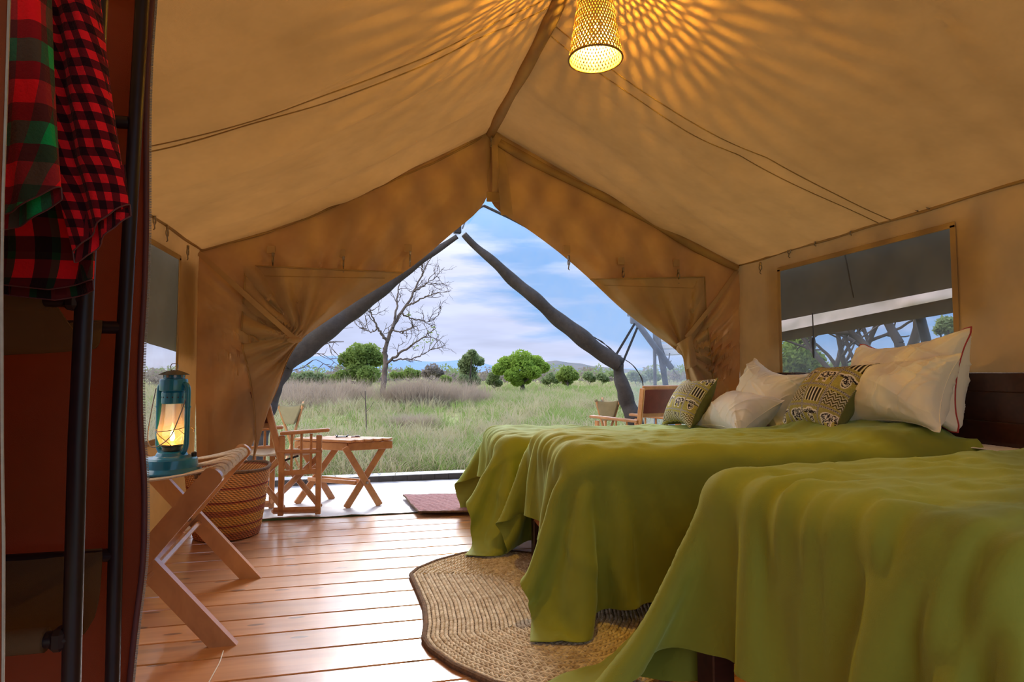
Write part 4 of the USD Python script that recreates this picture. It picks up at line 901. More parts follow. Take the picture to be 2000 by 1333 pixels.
# African block-woven cushion covers: the pattern is woven in, so it is colour on the cloth
def animal(x, y, kind):
    def el(cx, cy, a, b): return ((x-cx)/a)**2+((y-cy)/b)**2 < 1
    if kind == 0:      # an elephant-like beast
        s = el(0, .08, .30, .20) | el(.30, .16, .15, .14) | el(.41, -.02, .05, .17) | ((np.abs(x+.18) < .07) | (np.abs(x-.14) < .07)) & (y < 0) & (y > -.30); hole = el(.28, .16, .05, .07) | el(-.05, .1, .05, .1)
    else:              # a buffalo-like head
        s = el(0, 0, .17, .30) | el(-.26, .20, .20, .07) | el(.26, .20, .20, .07) | el(0, .25, .2, .1); hole = el(-.08, .08, .035, .05) | el(.08, .08, .035, .05) | el(0, -.18, .07, .05)
    return s, hole
def cushion_pattern(U, V, seed):
    """U, V in 0..1"""
    base = np.array(lin(176, 164, 84)); dark = np.array(lin(46, 38, 34)); light = np.array(lin(232, 224, 206)); r = np.random.default_rng(seed)
    n = 4; iu, iv = np.clip((U*n).astype(int), 0, n-1), np.clip((V*n).astype(int), 0, n-1); x, y = (U*n) % 1-.5, (V*n) % 1-.5
    col = np.broadcast_to(base, U.shape+(3,)).copy(); kind = (iu*2+iv*3+seed) % 4
    speck = (meshkit.noise(np.stack([U*210, V*210, 0*U], -1), 3)+meshkit.noise(np.stack([U*90, V*90, 0*U], -1), 5))*.5
    col = col*(.75+.5*speck[..., None])
    st = (kind == 1) & (np.abs(((x*6) % 1)-.5) < .25) & (np.abs(y) < .32) & (np.abs(x) < .40); col[st] = dark*1.1
    st2 = (kind == 1) & (np.abs(((x*6) % 1)-.5) > .33) & (np.abs(y) < .34) & (np.abs(x) < .42); col[st2] = light
    zz_ = (kind == 3) & ((np.abs((np.abs(((x*4) % 1)-.5)+y*3) % .5) < .16)) & (np.abs(y) < .36); col[zz_] = light*.8
    zd = (kind == 3) & ((np.abs((np.abs(((x*4) % 1)-.5)+y*3+.25) % .5) < .18)) & (np.abs(y) < .36); col[zd] = dark
    for k, sel in ((0, (kind == 0)), (1, (kind == 2))):
        s, hl = animal(x*1.05, y*1.05, k)
        o, _ = animal(x*.86, y*.86, k)
        col[sel & o] = light; col[sel & s & (speck > .42)] = dark; col[sel & hl] = light
    bx = (np.abs(x) > .455) | (np.abs(y) > .455); dots = bx & ((((U*n*12) % 1 > .5) ^ ((V*n*12) % 1 > .5))); col[bx] = light*.85; col[dots] = dark
    return col
M['cushion'] = vcol('cushion_weave')
def cushion(label, c, u, vv, w, puff, seed, z0):
    p, tp, bt = pillow_shape(w, w, 24, puff, seed); t = thing('cushion', label, 'cushion', group=None)
    a, b = pillow_grids(p, tp, bt); a, b = subdiv(subdiv(a)), b
    uv = [np.meshgrid(np.linspace(0, 1, g.shape[0]), np.linspace(0, 1, g.shape[1]), indexing='ij') for g in (a, b)]
    ga, gb = (settle(orient(g, np.asarray(c, float), u, vv), z0) for g in (a, b))
    pr = obj('front_cover', grid(ga), M['cushion'], t, smooth=True, label='woven block pattern with animals, stripes and dotted borders')
    UsdGeom.PrimvarsAPI(pr).CreatePrimvar('displayColor', Sdf.ValueTypeNames.Color3fArray, 'vertex').Set(Vt.Vec3fArray.FromNumpy(cushion_pattern(*uv[0], seed).reshape(-1, 3).astype(np.float32)))
    v_, f_ = grid(gb); obj('back_cover', (v_, f_[:, ::-1]), M['cushion_back'], t, smooth=True, label='plain olive back')
    e = np.concatenate([ga[:, 0], ga[-1, 1:], ga[::-1, -1][1:], ga[0, ::-1][1:]])[::2]
    obj('piping', MB().tube(e, .0035, 6, False).mesh(), M['cushion_back'], t, smooth=True)
Um = np.array([0, -1, 0.])
white_pillow('largest cream pillow with red piping at the right edge, propped on the middle bed headboard', (2.665, 2.555, .945), (-.06, -1, .07), (.26, 0, .95), .74, .52, 1.25, 31, .70, M['cream_cotton'], True)
white_pillow('cream pillow leaning on the red-piped one, right of the larger patterned cushion', (2.50, 2.43, .90), (.05, -1, .04), (.40, .05, .85), .56, .40, 1.9, 33, .735, M['cream_cotton'])
cushion('larger patterned cushion leaning on cream pillows of the middle bed', (2.345, 2.72, .865), (-.05, -1, .03), (.62, .01, .77), .46, 1.1, 2, .70)
white_pillow('white pillow standing upright at the head of the far bed with a raised corner', (2.60, 3.56, .84), (.0, -1, -.20), (.30, .12, .93), .62, .46, 1.3, 35, .615, M['cream_cotton'])
white_pillow('plump white pillow lying low between the small patterned cushion and the upright pillow', (2.34, 3.52, .725), (.0, -1, -.02), (.80, .0, .50), .52, .40, 2.1, 37, .612, M['white_cotton'])
cushion('smaller patterned cushion on the far bed, leftmost of all cushions', (2.16, 3.84, .785), (.02, -1, .03), (.55, .04, .82), .42, 1.1, 5, .612)

# ------------------------------------------------------------------ jute rug
def rug():
    from shapely.geometry import Polygon
    t = thing('jute_rug', 'large oval braided jute rug with a wavy edge on the planks beside the beds', 'rug')
    px = [(798, 1128), (812, 1116), (850, 1100), (900, 1086), (940, 1080), (1010, 1082), (1075, 1090), (1110, 1105)]
    out = [P(*q, z=0)[:2] for q in px]
    out += [np.array(q) for q in ((1.15, 3.05), (1.32, 2.75), (1.36, 2.4), (1.26, 2.1))]
    out += [P(*q, z=0)[:2] for q in ((1380, 1288), (1330, 1325), (1250, 1360), (1100, 1375), (960, 1345), (880, 1308), (835, 1275), (822, 1255), (827, 1225), (824, 1190), (812, 1160))]
    pg = Polygon(np.array(out)).buffer(.05).buffer(-.05).buffer(-.03).buffer(.03)
    g = .0165; k = 0; body = MB(); cur = pg.buffer(-g*.6)
    while not cur.is_empty and k < 120:
        for part in getattr(cur, 'geoms', [cur]):
            if part.area < 2e-4: continue
            L = part.exterior.length; n = max(8, int(L/.011)); pts = np.array([part.exterior.interpolate(L*i/n).coords[0] for i in range(n+1)])
            s = np.arange(n+1)+k*.5; tn = np.gradient(pts, axis=0); tn /= np.linalg.norm(tn, axis=1, keepdims=True)+1e-9
            off = np.stack([tn[:, 1], -tn[:, 0]], 1)*(.0016*np.where(s.astype(int) % 2 == 0, 1, -1))[:, None]
            p3 = np.c_[pts+off, .010+.0022*np.cos(s*math.pi)]
            r = .0080+.0016*np.cos(s*math.pi)
            (edge if k == 0 else body).tube(p3, r, 5, False) if k else obj('edge_braid', MB().tube(np.c_[pts, np.full(n+1, .011)], .0105, 8, False).mesh(), M['jute_edge'], t)
        cur = cur.buffer(-g, quad_segs=4); k += 1
    obj('braid', body.mesh(), M['jute'], t, smooth=True, kind='stuff')
    v, f = trimesh.creation.triangulate_polygon(pg.buffer(-.004).simplify(.004), engine='earcut')
    tm_ = trimesh.creation.extrude_polygon(pg.buffer(-.004).simplify(.004), .008, engine='earcut'); obj('backing', tm_, M['jute_edge'], t, smooth=False)
rug()

# ------------------------------------------------------------------ wardrobe with its hanging blankets
def wardrobe():
    t = thing('canvas_wardrobe', 'dark red brown canvas wardrobe with metal frame and sagging shelves at the left edge', 'wardrobe')
    yb = 1.36
    edge = [(306, -40), (305, 20), (301, 130), (296, 330), (291, 450), (283, 560), (273, 680), (271, 760), (276, 850), (287, 930), (291, 1010), (292, 1090), (286, 1150), (276, 1225), (264, 1333), (255, 1400)]
    e = smoothcurve([P(*q, y=yb) for q in edge], 90)
    rows = []
    for s in np.linspace(0, 1, 34):
        q = e.copy(); q[:, 0] = XL+.03+(e[:, 0]-XL-.03)*s
        q[:, 1] = yb+.03*fbm(q*np.array([2, 1, .8]), 2.5, 3, 71)*math.sin(min(1, s*1.02)*math.pi)-.05*max(0, s-.8)/.2*np.sin(np.linspace(0, 9, 90))*.4
        rows.append(q)
    rows = np.array(rows)
    obj('side_cloth', thick(grid(rows), .003), M['wardrobe'], t, smooth=True)
    ez = rows[-1]
    obj('zip_binding', MB().tube(ez+np.array([-.004, -.004, 0]), .0055, 8).mesh(), M['zip_red'], t, smooth=True)
    def zipper(pts, n, wz=.0045):
        q = resample(pts, n); c = MB(); dirs = np.gradient(q, axis=0)
        for a, d in zip(q, dirs): c.bar(a-norm(d)*.0009, a+norm(d)*.0009, wz, .0022, (1, .2, 0), 0)
        obj('zip_teeth', c.mesh(), M['zip'], t, smooth=False, kind='stuff')
    zipper(ez+np.array([.003, -.002, 0]), 460)
    yn = .60
    le = smoothcurve([P(*q, y=yn) for q in ((17, -40), (14, 60), (9, 230), (3, 400), (1, 560), (2, 900), (5, 1050), (4, 1333), (2, 1400))], 50)
    rows = np.array([np.stack([XL+.05+(le[:, 0]-XL-.05)*s, le[:, 1]+.02*np.sin(s*7+le[:, 2]*3)*(1-s), le[:, 2]], 1) for s in np.linspace(0, 1, 14)])
    obj('front_cloth', thick(grid(rows), .003), M['wardrobe'], t, smooth=True)
    zipper(rows[-1]+np.array([.002, -.002, 0]), 420, .0018)
    u, v = np.meshgrid(np.linspace(yn, yb, 20), np.linspace(.0, 1.72, 30), indexing='ij'); pp = np.stack([0*u, u, v], -1); pp[..., 0] = XL+.045+.03*fbm(pp, 3, 3, 5)
    obj('back_cloth', thick(grid(pp), .003), M['wardrobe'], t, smooth=True)
    yf, yr = .95, 1.29
    pf = P(150, 900, y=yf); pr = P(238, 640, y=yr); xl = XL+.10
    for nm, p, r in (('frame_pole', pf, .0115), ('frame_pole', pr, .0125)):
        obj(nm, MB().tube([(p[0]+.01, p[1], 0.0), (p[0], p[1], .9), (p[0]+(.02 if p is pr else .008), p[1]+.004, 2.05)], r, 16).mesh(), M['pole'], t, smooth=True)
    for y in (yf, yr): obj('frame_pole', MB().tube([(xl, y, 0), (xl, y, 1.79)], .0115, 12).mesh(), M['pole'], t, smooth=True)
    for (pyf, pyr) in ((1250, 1084), (585, 640), (-110, 238)):
        zf, zr = P(95, pyf, y=yf)[2], P(225, pyr, y=yr)[2]
        obj('shelf_bar', MB().tube([(xl, yf, zf), (pf[0], yf, zf)], .011, 12).mesh(), M['pole'], t, smooth=True)
        obj('shelf_bar', MB().tube([(xl, yr, zr), (pr[0], yr, zr)], .0125, 12).mesh(), M['pole'], t, smooth=True)
        obj('bracket', MB().box((pf[0]-.012, yf, zf), (.020, .028, .030), ch=.006).mesh(), M['pole'], t)
        xf, xr = P(90, pyf, y=yf)[0], P(200, pyr, y=yr)[0]
        rows = []
        for s in np.linspace(0, 1, 22):                       # from the front bar to the rear bar
            row = []
            for w in np.linspace(0, 1, 24):
                x = xl+(xf+(xr-xf)*s-xl)*w; sag = .085*math.sin(s*math.pi)*(.65+.35*math.sin(w*math.pi*.8+.3))
                row.append((x+.02*math.sin(s*math.pi)*w, yf+(yr-yf)*s, zf+(zr-zf)*s+.012-sag+.008*fbm(np.array([x*2, s*2., 0]), 4, 2, 9)))
            rows.append(row)
        obj('shelf_cloth', thick(grid(np.array(rows)), .004), M['shelf_cloth'], t, smooth=True)
        c = MB().tube([(xl+.02, yf, zf), (xf, yf, zf)], .0165, 14); obj('shelf_sleeve', c.mesh(), M['shelf_cloth'], t, smooth=True)
    zt = 1.78
    for y in (yf, yr): obj('hanging_rail', MB().tube([(xl, y, zt), (pf[0] if y == yf else pr[0], y, zt)], .010, 10).mesh(), M['pole'], t, smooth=True)
wardrobe()
R_, G_, K_ = lin(190, 8, 14), lin(14, 92, 44), lin(6, 5, 7)
W_ = lin(120, 62, 58)
M['plaid_big'] = plaid('plaid_red_green', {"x": 0, "u": [(0, (.96, .11, .13)), (.28, (.36, .22, .18)), (.5, (.12, .60, .28)), (.78, (.40, .24, .20))], "v": [(0, (.96, .11, .13)), (.28, (.30, .10, .10)), (.5, (.10, .58, .28)), (.78, (.30, .10, .10))], "op": "multiply", "fac": 1.0}, .088)
M['plaid_small'] = plaid('plaid_red_black', {"u": [(0, (.94, .12, .14)), (.5, (.16, .07, .08))], "v": [(0, (.94, .12, .14)), (.5, (.15, .07, .08))], "op": "multiply", "fac": 1.0}, .021)
M['plaid_dark'] = plaid('plaid_dark_red', {"u": [(0, (.85, .10, .12)), (.45, (.10, .07, .07)), (.82, (.08, .30, .15))], "v": [(0, (.85, .10, .12)), (.45, (.12, .07, .07)), (.82, (.14, .14, .10))], "op": "multiply", "fac": 1.0}, .052)
def blanket(label, left, right, bottom, d, th, m, seed, skew=0., foldd=.0):
    """folded wool blanket hanging over the rail. left/right: pixels of its edges from top to bottom, bottom: z drop of the hem across"""
    n, mm = 60, 72
    l, r = resample([P(*q, d=d) for q in left], n), resample([P(*q, d=d) for q in right], n)
    an = np.linspace(0, 2*math.pi, mm); rows = []; uvs = []
    for i in range(n):
        h = i/(n-1); c, hw = (l[i]+r[i])/2, (r[i]-l[i])/2; w = np.linalg.norm(hw); e = norm(np.array([hw[0], hw[1], 0])); nn = np.array([-e[1], e[0], 0])
        ca, sa = np.cos(an), np.sin(an); sx = np.sign(ca)*np.abs(ca)**.8; sy = np.sign(sa)*np.abs(sa)**.45
        fold = .005*np.sin(sx*4+seed+1.5*h)+.002*np.sin(sx*9+seed*2)
        q = c+np.outer(sx*w, e)+np.outer(sy*th*(1-.72*h)+fold, nn); q[:, 2] = c[2]+sx*hw[2]
        drop = np.interp(sx, np.linspace(-1, 1, len(bottom)), bottom)*h**3+np.where(sy > 0, .012, 0)*h**3; q[:, 2] -= drop
        rows.append(q); per = np.r_[0, np.cumsum(np.linalg.norm(np.diff(q, axis=0), axis=1))]; uvs.append(np.stack([per-skew*q[:, 2], -q[:, 2]*1.0], 1))
    rows = np.array(rows); uv = np.array(uvs)
    # the doubled hem turns in at the bottom
    inn = rows[-1].copy(); cc = inn.mean(0); inn = cc+(inn-cc)*np.array([.96, .96, 1]); inn[:, 2] += .0; in2 = inn.copy(); in2[:, 2] += .05; in2 = np.c_[cc[:2]+(in2[:, :2]-cc[:2])*.8, in2[:, 2]]
    rows = np.concatenate([rows, inn[None], in2[None]]); uv = np.concatenate([uv, uv[-1:], uv[-1:]])
    t = thing('checked_blanket', label, 'blanket')
    obj('wool', grid(rows), m, t, smooth=True, uv=uv.reshape(-1, 2))
    obj('hem_stitch', MB().tube(rows[-3], .0009, 5, False).mesh(), M['zip_red'], t)
    return t
blanket('big red and green checked wool blanket hanging leftmost on the wardrobe', [(-70, -60), (-60, 200), (-60, 448)], [(93, -60), (103, 150), (112, 330), (116, 398)], (.0, -.005, -.005, -.018), .66, .025, M['plaid_big'], 1, skew=.22)
blanket('small red and black checked wool blanket hanging right of the green one', [(84, -60), (96, 200), (112, 330), (152, 462)], [(181, -60), (210, 200), (228, 330), (242, 414)], (.02, .01, .0, -.01), .72, .022, M['plaid_small'], 2, skew=-.30)
blanket('dark red and black checked blanket hanging lowest, partly hidden by two others', [(-60, 300), (-60, 430), (-60, 552)], [(176, 300), (182, 430), (184, 548)], (-.004, .006, .012, .0), .76, .022, M['plaid_dark'], 4, skew=.0)

# ------------------------------------------------------------------ outside: field, trees, hills
ZG = -.12
def gz(x, y):
    p = np.stack([x, y, 0*x], -1)
    return ZG+.10*fbm(p, .25, 2, 5)*np.clip((y-7)/10, 0, 1)
ys = np.r_[np.linspace(-40, 4, 8), np.linspace(5, 60, 50), np.geomspace(64, 3000, 26)]
gx, gy = np.meshgrid(np.linspace(-1, 1, 60), ys, indexing='ij'); gx = gx*(30+np.abs(gy)*2.0)
obj('field', grid(np.stack([gx, gy, np.where((gy < 5.6) & (np.abs(gx) < 5), ZG-.05, gz(gx, gy))], -1)), M['ground'], smooth=True, label='grassy savanna plain stretching to the hills', cat='field', kind='structure')

def tuft(seed, n, h, spread, w):
    r = np.random.default_rng(seed); c = MB()
    for k in range(n):
        a = r.uniform(0, 6.28); d = np.array([math.cos(a), math.sin(a), 0]); b = d*r.uniform(0, spread*.5); hh = h*r.uniform(.55, 1.1); le = r.uniform(.15, .9)*spread*1.3
        s = np.array([-d[1], d[0], 0])*w; p1 = b+d*le*.35+np.array([0, 0, hh*.6]); p2 = b+d*le+np.array([0, 0, hh*r.uniform(.75, 1.0)])
        v = np.array([b-s, b+s, p1-s*.8, p1+s*.8, p2]); c.add(v, np.array([[0, 1, 3], [0, 3, 2], [2, 3, 4]]))
    return c.mesh()
def instancer(name, protos, m, pos, scl, label, cat):
    x = field_grass
    pi = UsdGeom.PointInstancer.Define(stage, str(x.GetPath())+'/'+name); rel = pi.CreatePrototypesRel()
    for i, pm in enumerate(protos):
        pp = str(pi.GetPath())+'/tuft_%d' % i; usdkit.mesh(stage, pp, pm, m); rel.AddTarget(pp)
    n = len(pos); r = np.random.default_rng(len(pos)); a = r.uniform(0, math.pi, n)
    pi.CreatePositionsAttr(Vt.Vec3fArray.FromNumpy(pos.astype(np.float32))); pi.CreateProtoIndicesAttr(Vt.IntArray.FromNumpy(r.integers(0, len(protos), n).astype(np.int32)))
    pi.CreateOrientationsAttr(Vt.QuathArray([Gf.Quath(float(math.cos(t)), 0, 0, float(math.sin(t))) for t in a])); pi.CreateScalesAttr(Vt.Vec3fArray.FromNumpy(np.asarray(scl, np.float32)))
field_grass = thing('field_grass', 'green and straw coloured grass and reddish brush growing all over the field', 'grass', kind='stuff')
def scatter(n, seed, ymin, ymax, f=None, ang=(-.75, .95)):
    r = np.random.default_rng(seed); y = ymin*(ymax/ymin)**r.random(n*3); t = r.uniform(ang[0], ang[1], n*3); x = y*t+r.normal(0, .4, n*3)
    k = np.ones(n*3, bool) if f is None else f(x, y, r)
    x, y = x[k][:n], y[k][:n]; return np.stack([x, y, gz(x, y)-.01], 1), r
def patch(x, y, sc, seed, lo): return meshkit.fbm(np.stack([x*sc, y*sc*.6, 0*x], -1), 3, seed) > lo
pos, r = scatter(7500, 1, 5.9, 60, lambda x, y, r: patch(x, y, .22, 3, .47) | (r.random(len(x)) < .25))
s = .55+.6*r.random(len(pos)); s *= np.clip(.55+pos[:, 1]/28., .6, 1.15)
instancer('green_grass', [tuft(k, 24, .42, .22, .0055) for k in range(4)], M['grass_green'], pos, np.stack([s*1.4, s*1.4, s*.8], 1), 'fresh green grass growing across the field', 'grass')
pos, r = scatter(6500, 2, 5.8, 60, lambda x, y, r: patch(x, y, .25, 8, .46) | (r.random(len(x)) < .3))
s = .55+.7*r.random(len(pos)); s *= np.clip(.5+pos[:, 1]/22., .55, 1.2)
instancer('dry_grass', [tuft(20+k, 26, .46, .30, .0050) for k in range(4)], M['grass_straw'], pos, np.stack([s*1.3, s*1.3, s*.8], 1), 'pale dry straw grass growing across the field', 'grass')
def zone(zs):
    def f(x, y, r):
        k = np.zeros(len(x), bool)
        for (cx, cy, a, b) in zs: k |= ((x-cx)/a)**2+((y-cy)/b)**2 < 1
        return k
    return f
def gpt(px, py): return P(px, py, z=ZG)
zs = []
for px, py, a, b in ((600, 800, 1.5, 2.2), (660, 790, 1.2, 2.5), (560, 790, 1.6, 2.2), (850, 795, 1.3, 1.8), (900, 790, 1.0, 1.8), (500, 790, 1.5, 2.), (800, 800, .8, 1.)):
    q = gpt(px, py); zs.append((q[0], q[1], a, b))
n = 620; r = np.random.default_rng(77); pts = []
while len(pts) < n:
    z_ = zs[r.integers(len(zs))]; a, rr_ = r.uniform(0, 6.28), math.sqrt(r.random()); pts.append((z_[0]+z_[2]*rr_*math.cos(a), z_[1]+z_[3]*rr_*math.sin(a)))
pts = np.array(pts); pos = np.c_[pts, gz(pts[:, 0], pts[:, 1])-.02]; s = .55+.75*r.random(n)
instancer('tall_brush', [tuft(50+k, 44, .95, .55, .006) for k in range(4)], M['grass_red'], pos, np.stack([s, s, s*.95], 1), 'tall reddish dry brush standing behind the low grass', 'brush')
q = [gpt(800, 845), gpt(795, 842), gpt(808, 846), gpt(815, 843), gpt(790, 846), gpt(825, 845)]
pos = np.array([[a[0]+.1*math.sin(9*i), a[1]+.2*math.cos(7*i), ZG] for i, a in enumerate(q*3)])
instancer('brown_grass_clump', [tuft(90, 60, .42, .55, .005)], M['grass_red'], pos, np.full((len(pos), 3), .95), 'low fallen clump of brown grass in the green field', 'grass')
# a belt of far scrub along the edge of the plain
def leafcloud(centers, radii, n, size, seed, flat=1.0):
    r = np.random.default_rng(seed); k = r.integers(0, len(centers), n); d = r.normal(size=(n, 3)); d /= np.linalg.norm(d, axis=1, keepdims=True)
    p = np.asarray(centers)[k]+d*(np.asarray(radii)[k]*r.random(n)**.40)[:, None]*np.array([1, 1, flat])
    a = r.normal(size=(n, 3)); a /= np.linalg.norm(a, axis=1, keepdims=True); b = np.cross(a, r.normal(size=(n, 3))); b /= np.linalg.norm(b, axis=1, keepdims=True)
    sz = size*(.6+.8*r.random(n))[:, None]; v = np.stack([p-a*sz, p+b*sz*.45, p+a*sz, p-b*sz*.45], 1).reshape(-1, 3)
    i = np.arange(n)*4; return v, np.stack([i, i+1, i+2, i+3], 1)
def branches(base, h, r0, seed, levels=4, spread=.6, up=.35, kids=(2, 4), lean=(0, 0), first=.35, shrink=.68, wig=.12, minr=.003):
    r = np.random.default_rng(seed); c = MB(); tips = []
    def grow(p, d, L, rad, lv):
        n = 6; pts = [p]; dd = d.copy()
        for k in range(n):
            dd = norm(dd+r.normal(0, wig, 3)+np.array([0, 0, up*.12])); pts.append(pts[-1]+dd*L/n)
        pts = np.array(pts); re = max(rad*.62, minr); c.tube(pts, np.linspace(rad, re, n+1), 7 if lv == 0 else 5 if lv < 3 else 3, cap=False)
        if lv >= levels: tips.append(pts[-1]); return
        nk = r.integers(kids[0], kids[1]+1)
        for k in range(nk):
            s = r.uniform(.45, 1.0) if lv else r.uniform(first, 1.0); i = min(int(s*n), n); q = pts[i]; a = r.uniform(0, 6.28)
            e = norm(np.cross(dd, norm(r.normal(size=3)))); nd = norm(dd*(1-spread*.55)+e*spread*r.uniform(.7, 1.2)+np.array([0, 0, up*.35]))
            grow(q, nd, L*shrink*r.uniform(.75, 1.15), rad*(.62 if k else .72)*(1-.3*s*(lv > 0)), lv+1)
        grow(pts[-1], norm(dd+r.normal(0, .15, 3)), L*shrink, re, lv+1)
    grow(np.array(base, float), norm(np.array([lean[0], lean[1], 1.])), h, r0, 0)
    return c.mesh(), np.array(tips)
def tree(name, label, px, py, dist, crown, n, leaf, m, size, seed, flat=.8, cat='tree', trunk=.10, group=None):
    """crown: list of (pixel x, pixel y, pixel radius) seen at 'dist'; trunk foot at (px,py)"""
    t = thing(name, label, cat, group=group); cs = np.array([P(a, b, d=dist*(1+.02*math.sin(7*i))) for i, (a, b, _) in enumerate(crown)]); rs = np.array([c_*dist/1150 for _, _, c_ in crown])
    ft = P(px, py, d=dist); ft[2] = min(ft[2], ZG) if py > 740 else ft[2]; ft[2] = max(ft[2], ZG-.3); c = MB()
    lowest = cs.mean(0); fork = ft+(lowest-ft)*.45
    c.tube([ft, ft*.5+fork*.5+np.array([.03, 0, 0]), fork], [trunk, trunk*.8, trunk*.65], 8)
    for q in cs: c.tube(smoothcurve([fork, (fork+q)/2+np.array([0, 0, -.1]), q], 8), np.linspace(trunk*.5, .01, 8), 5)
    obj('trunk', c.mesh(), M['bark_dark'], t)
    v, f = leafcloud(cs, rs, n, size, seed, flat); obj('foliage', (v, f), m, t, smooth=False, kind='stuff')
    return t
def bare_tree():
    t = thing('bare_tree', 'tall bare tree with spreading leafless branches in the middle of the field', 'tree')
    ft = P(748, 797, z=ZG); D = ft[1]; dd = (ft-EYE)@FW
    def Q(a, b, o=0): return P(a, b, d=dd+o)
    c = MB(); tips = []
    def limb(px, r0, r1, o=(0, 0), n=24):
        p = np.array([Q(*q, o=oo) for q, oo in zip(px, np.linspace(o[0], o[1], len(px)))]); p = smoothcurve(p, n); p[1:-1] += .015*np.random.default_rng(int(px[-1][0])).normal(size=p[1:-1].shape); c.tube(p, np.linspace(r0, r1, n), 7, cap=False); return p
    limbs = []
    limbs.append(limb([(748, 800), (748, 770), (750, 735), (753, 710), (752, 680)], .095, .075))
    limbs.append(limb([(752, 688), (762, 650), (778, 618), (800, 590), (820, 545), (838, 510), (846, 497)], .066, .010, (0, .5)))
    limbs.append(limb([(757, 668), (742, 650), (730, 625), (722, 605), (718, 598)], .05, .010, (0, -.5)))
    limbs.append(limb([(752, 712), (768, 700), (790, 685), (815, 668), (840, 650), (852, 640)], .05, .008, (0, -.6)))
    limbs.append(limb([(760, 705), (785, 702), (810, 700), (833, 690), (850, 676)], .03, .006, (0, .4)))
    limbs.append(limb([(768, 640), (776, 600), (776, 570), (782, 552), (778, 540)], .045, .008, (0, .6)))
    limbs.append(limb([(792, 598), (812, 590), (830, 580), (848, 574), (858, 571)], .035, .006, (0, -.4)))
    limbs.append(limb([(810, 570), (830, 556), (845, 545), (860, 540)], .028, .006, (0, .5)))
    limbs.append(limb([(782, 612), (800, 622), (820, 625), (838, 630), (850, 622)], .03, .006, (0, .6)))
    limbs.append(limb([(766, 645), (785, 650), (802, 642), (822, 634)], .028, .006, (0, -.7)))
    limbs.append(limb([(738, 642), (726, 650), (716, 645), (712, 636)], .022, .006, (0, .3)))
    limbs.append(limb([(826, 540), (824, 522), (828, 508), (832, 498)], .02, .005, (0, -.3)))
    r = np.random.default_rng(4)
    def twig(p, d, L, rad, lv):
        n = 5; pts = [p]
        for k in range(n): d = norm(d+r.normal(0, .22, 3)+np.array([0, 0, .06])); pts.append(pts[-1]+d*L/n)
        c.tube(np.array(pts), np.linspace(rad, rad*.5, n+1), 4, cap=False)
        if lv:
            for k in range(r.integers(2, 4)): twig(pts[r.integers(2, n+1)], norm(d+r.normal(0, .6, 3)), L*.65, rad*.6, lv-1)
    for l in limbs[1:]:
        for k in range(7):
            i = r.integers(5, len(l)-1); d = norm(l[i+1]-l[i]); twig(l[i], norm(d+r.normal(0, .65, 3)+np.array([0, 0, .15])), .55*r.uniform(.5, 1.1), .013, 2)
    obj('trunk', c.mesh(), M['bark'], t, smooth=True)
    v, f = leafcloud(np.array([Q(818, 672), Q(835, 665), Q(845, 650), Q(800, 615)]), np.array([.25, .2, .2, .1]), 60, .045, 5); obj('foliage', (v, f), M['leaf_a'], t, smooth=False, kind='stuff')
bare_tree()
tree('leafy_tree', 'dense green tree standing left of and behind the bare tree', 712, 765, 27., [(700, 690, 24), (722, 688, 22), (680, 702, 20), (735, 702, 18), (705, 712, 26), (690, 728, 18), (720, 732, 22), (668, 735, 14), (712, 745, 16), (655, 740, 10)], 9000, 0, M['leaf_a'], .085, 11, trunk=.12)
tree('leafy_tree', 'upright feathery green tree between the bare tree and the broad round tree', 916, 775, 25., [(920, 700, 17), (908, 712, 15), (935, 706, 12), (915, 726, 19), (925, 745, 15), (905, 742, 13), (912, 758, 12), (922, 690, 8)], 4200, 0, M['leaf_c'], .075, 12, trunk=.08)
tree('leafy_tree', 'broad bright green umbrella tree at the centre right of the field', 1020, 768, 32., [(1018, 702, 24), (990, 712, 20), (1045, 710, 20), (1060, 718, 14), (975, 722, 14), (1022, 720, 26), (1000, 734, 16), (1042, 728, 16), (1010, 745, 12), (1028, 742, 10)], 10000, 0, M['leaf_b'], .09, 13, trunk=.16)
tree('leafy_tree', 'small round green tree right of the umbrella tree', 1108, 760, 38., [(1108, 728, 17), (1098, 735, 13), (1120, 735, 12), (1108, 744, 12)], 3000, 0, M['leaf_a'], .095, 14, trunk=.08)
tree('scrub_bush', 'thin grey green shrub just left of the umbrella tree', 966, 772, 33., [(965, 735, 12), (958, 745, 9), (972, 748, 10)], 1300, 0, M['leaf_c'], .09, 15, trunk=.05, cat='bush')
tree('scrub_bush', 'thin grey green shrub between the umbrella tree and the small round tree', 1074, 772, 40., [(1076, 738, 13), (1066, 744, 10), (1086, 742, 9)], 1300, 0, M['leaf_c'], .10, 16, trunk=.05, cat='bush')
tree('scrub_bush', 'grey green bush left of the dark netting roll', 1150, 762, 46., [(1148, 735, 11), (1156, 740, 8)], 900, 0, M['leaf_c'], .12, 17, trunk=.05, cat='bush')
tree('scrub_bush', 'grey green bush next to the dark netting roll', 1175, 760, 46., [(1174, 736, 10), (1182, 741, 8)], 800, 0, M['leaf_c'], .12, 18, trunk=.05, cat='bush')
tree('scrub_bush', 'purplish leafless bush on the skyline right of the bare tree', 845, 745, 45., [(845, 722, 15), (832, 730, 10), (858, 730, 10)], 1500, 0, M['leaf_d'], .11, 19, trunk=.06, cat='bush')
tree('scrub_bush', 'low green bush on the skyline behind the bare tree', 803, 742, 50., [(800, 729, 12), (815, 731, 9), (785, 733, 9), (770, 733, 9)], 1800, 0, M['leaf_a'], .13, 20, trunk=.06, cat='bush')
tree('scrub_bush', 'small dark green bush below the purplish one', 870, 748, 44., [(868, 740, 9), (876, 742, 7)], 700, 0, M['leaf_a'], .11, 21, trunk=.05, cat='bush')
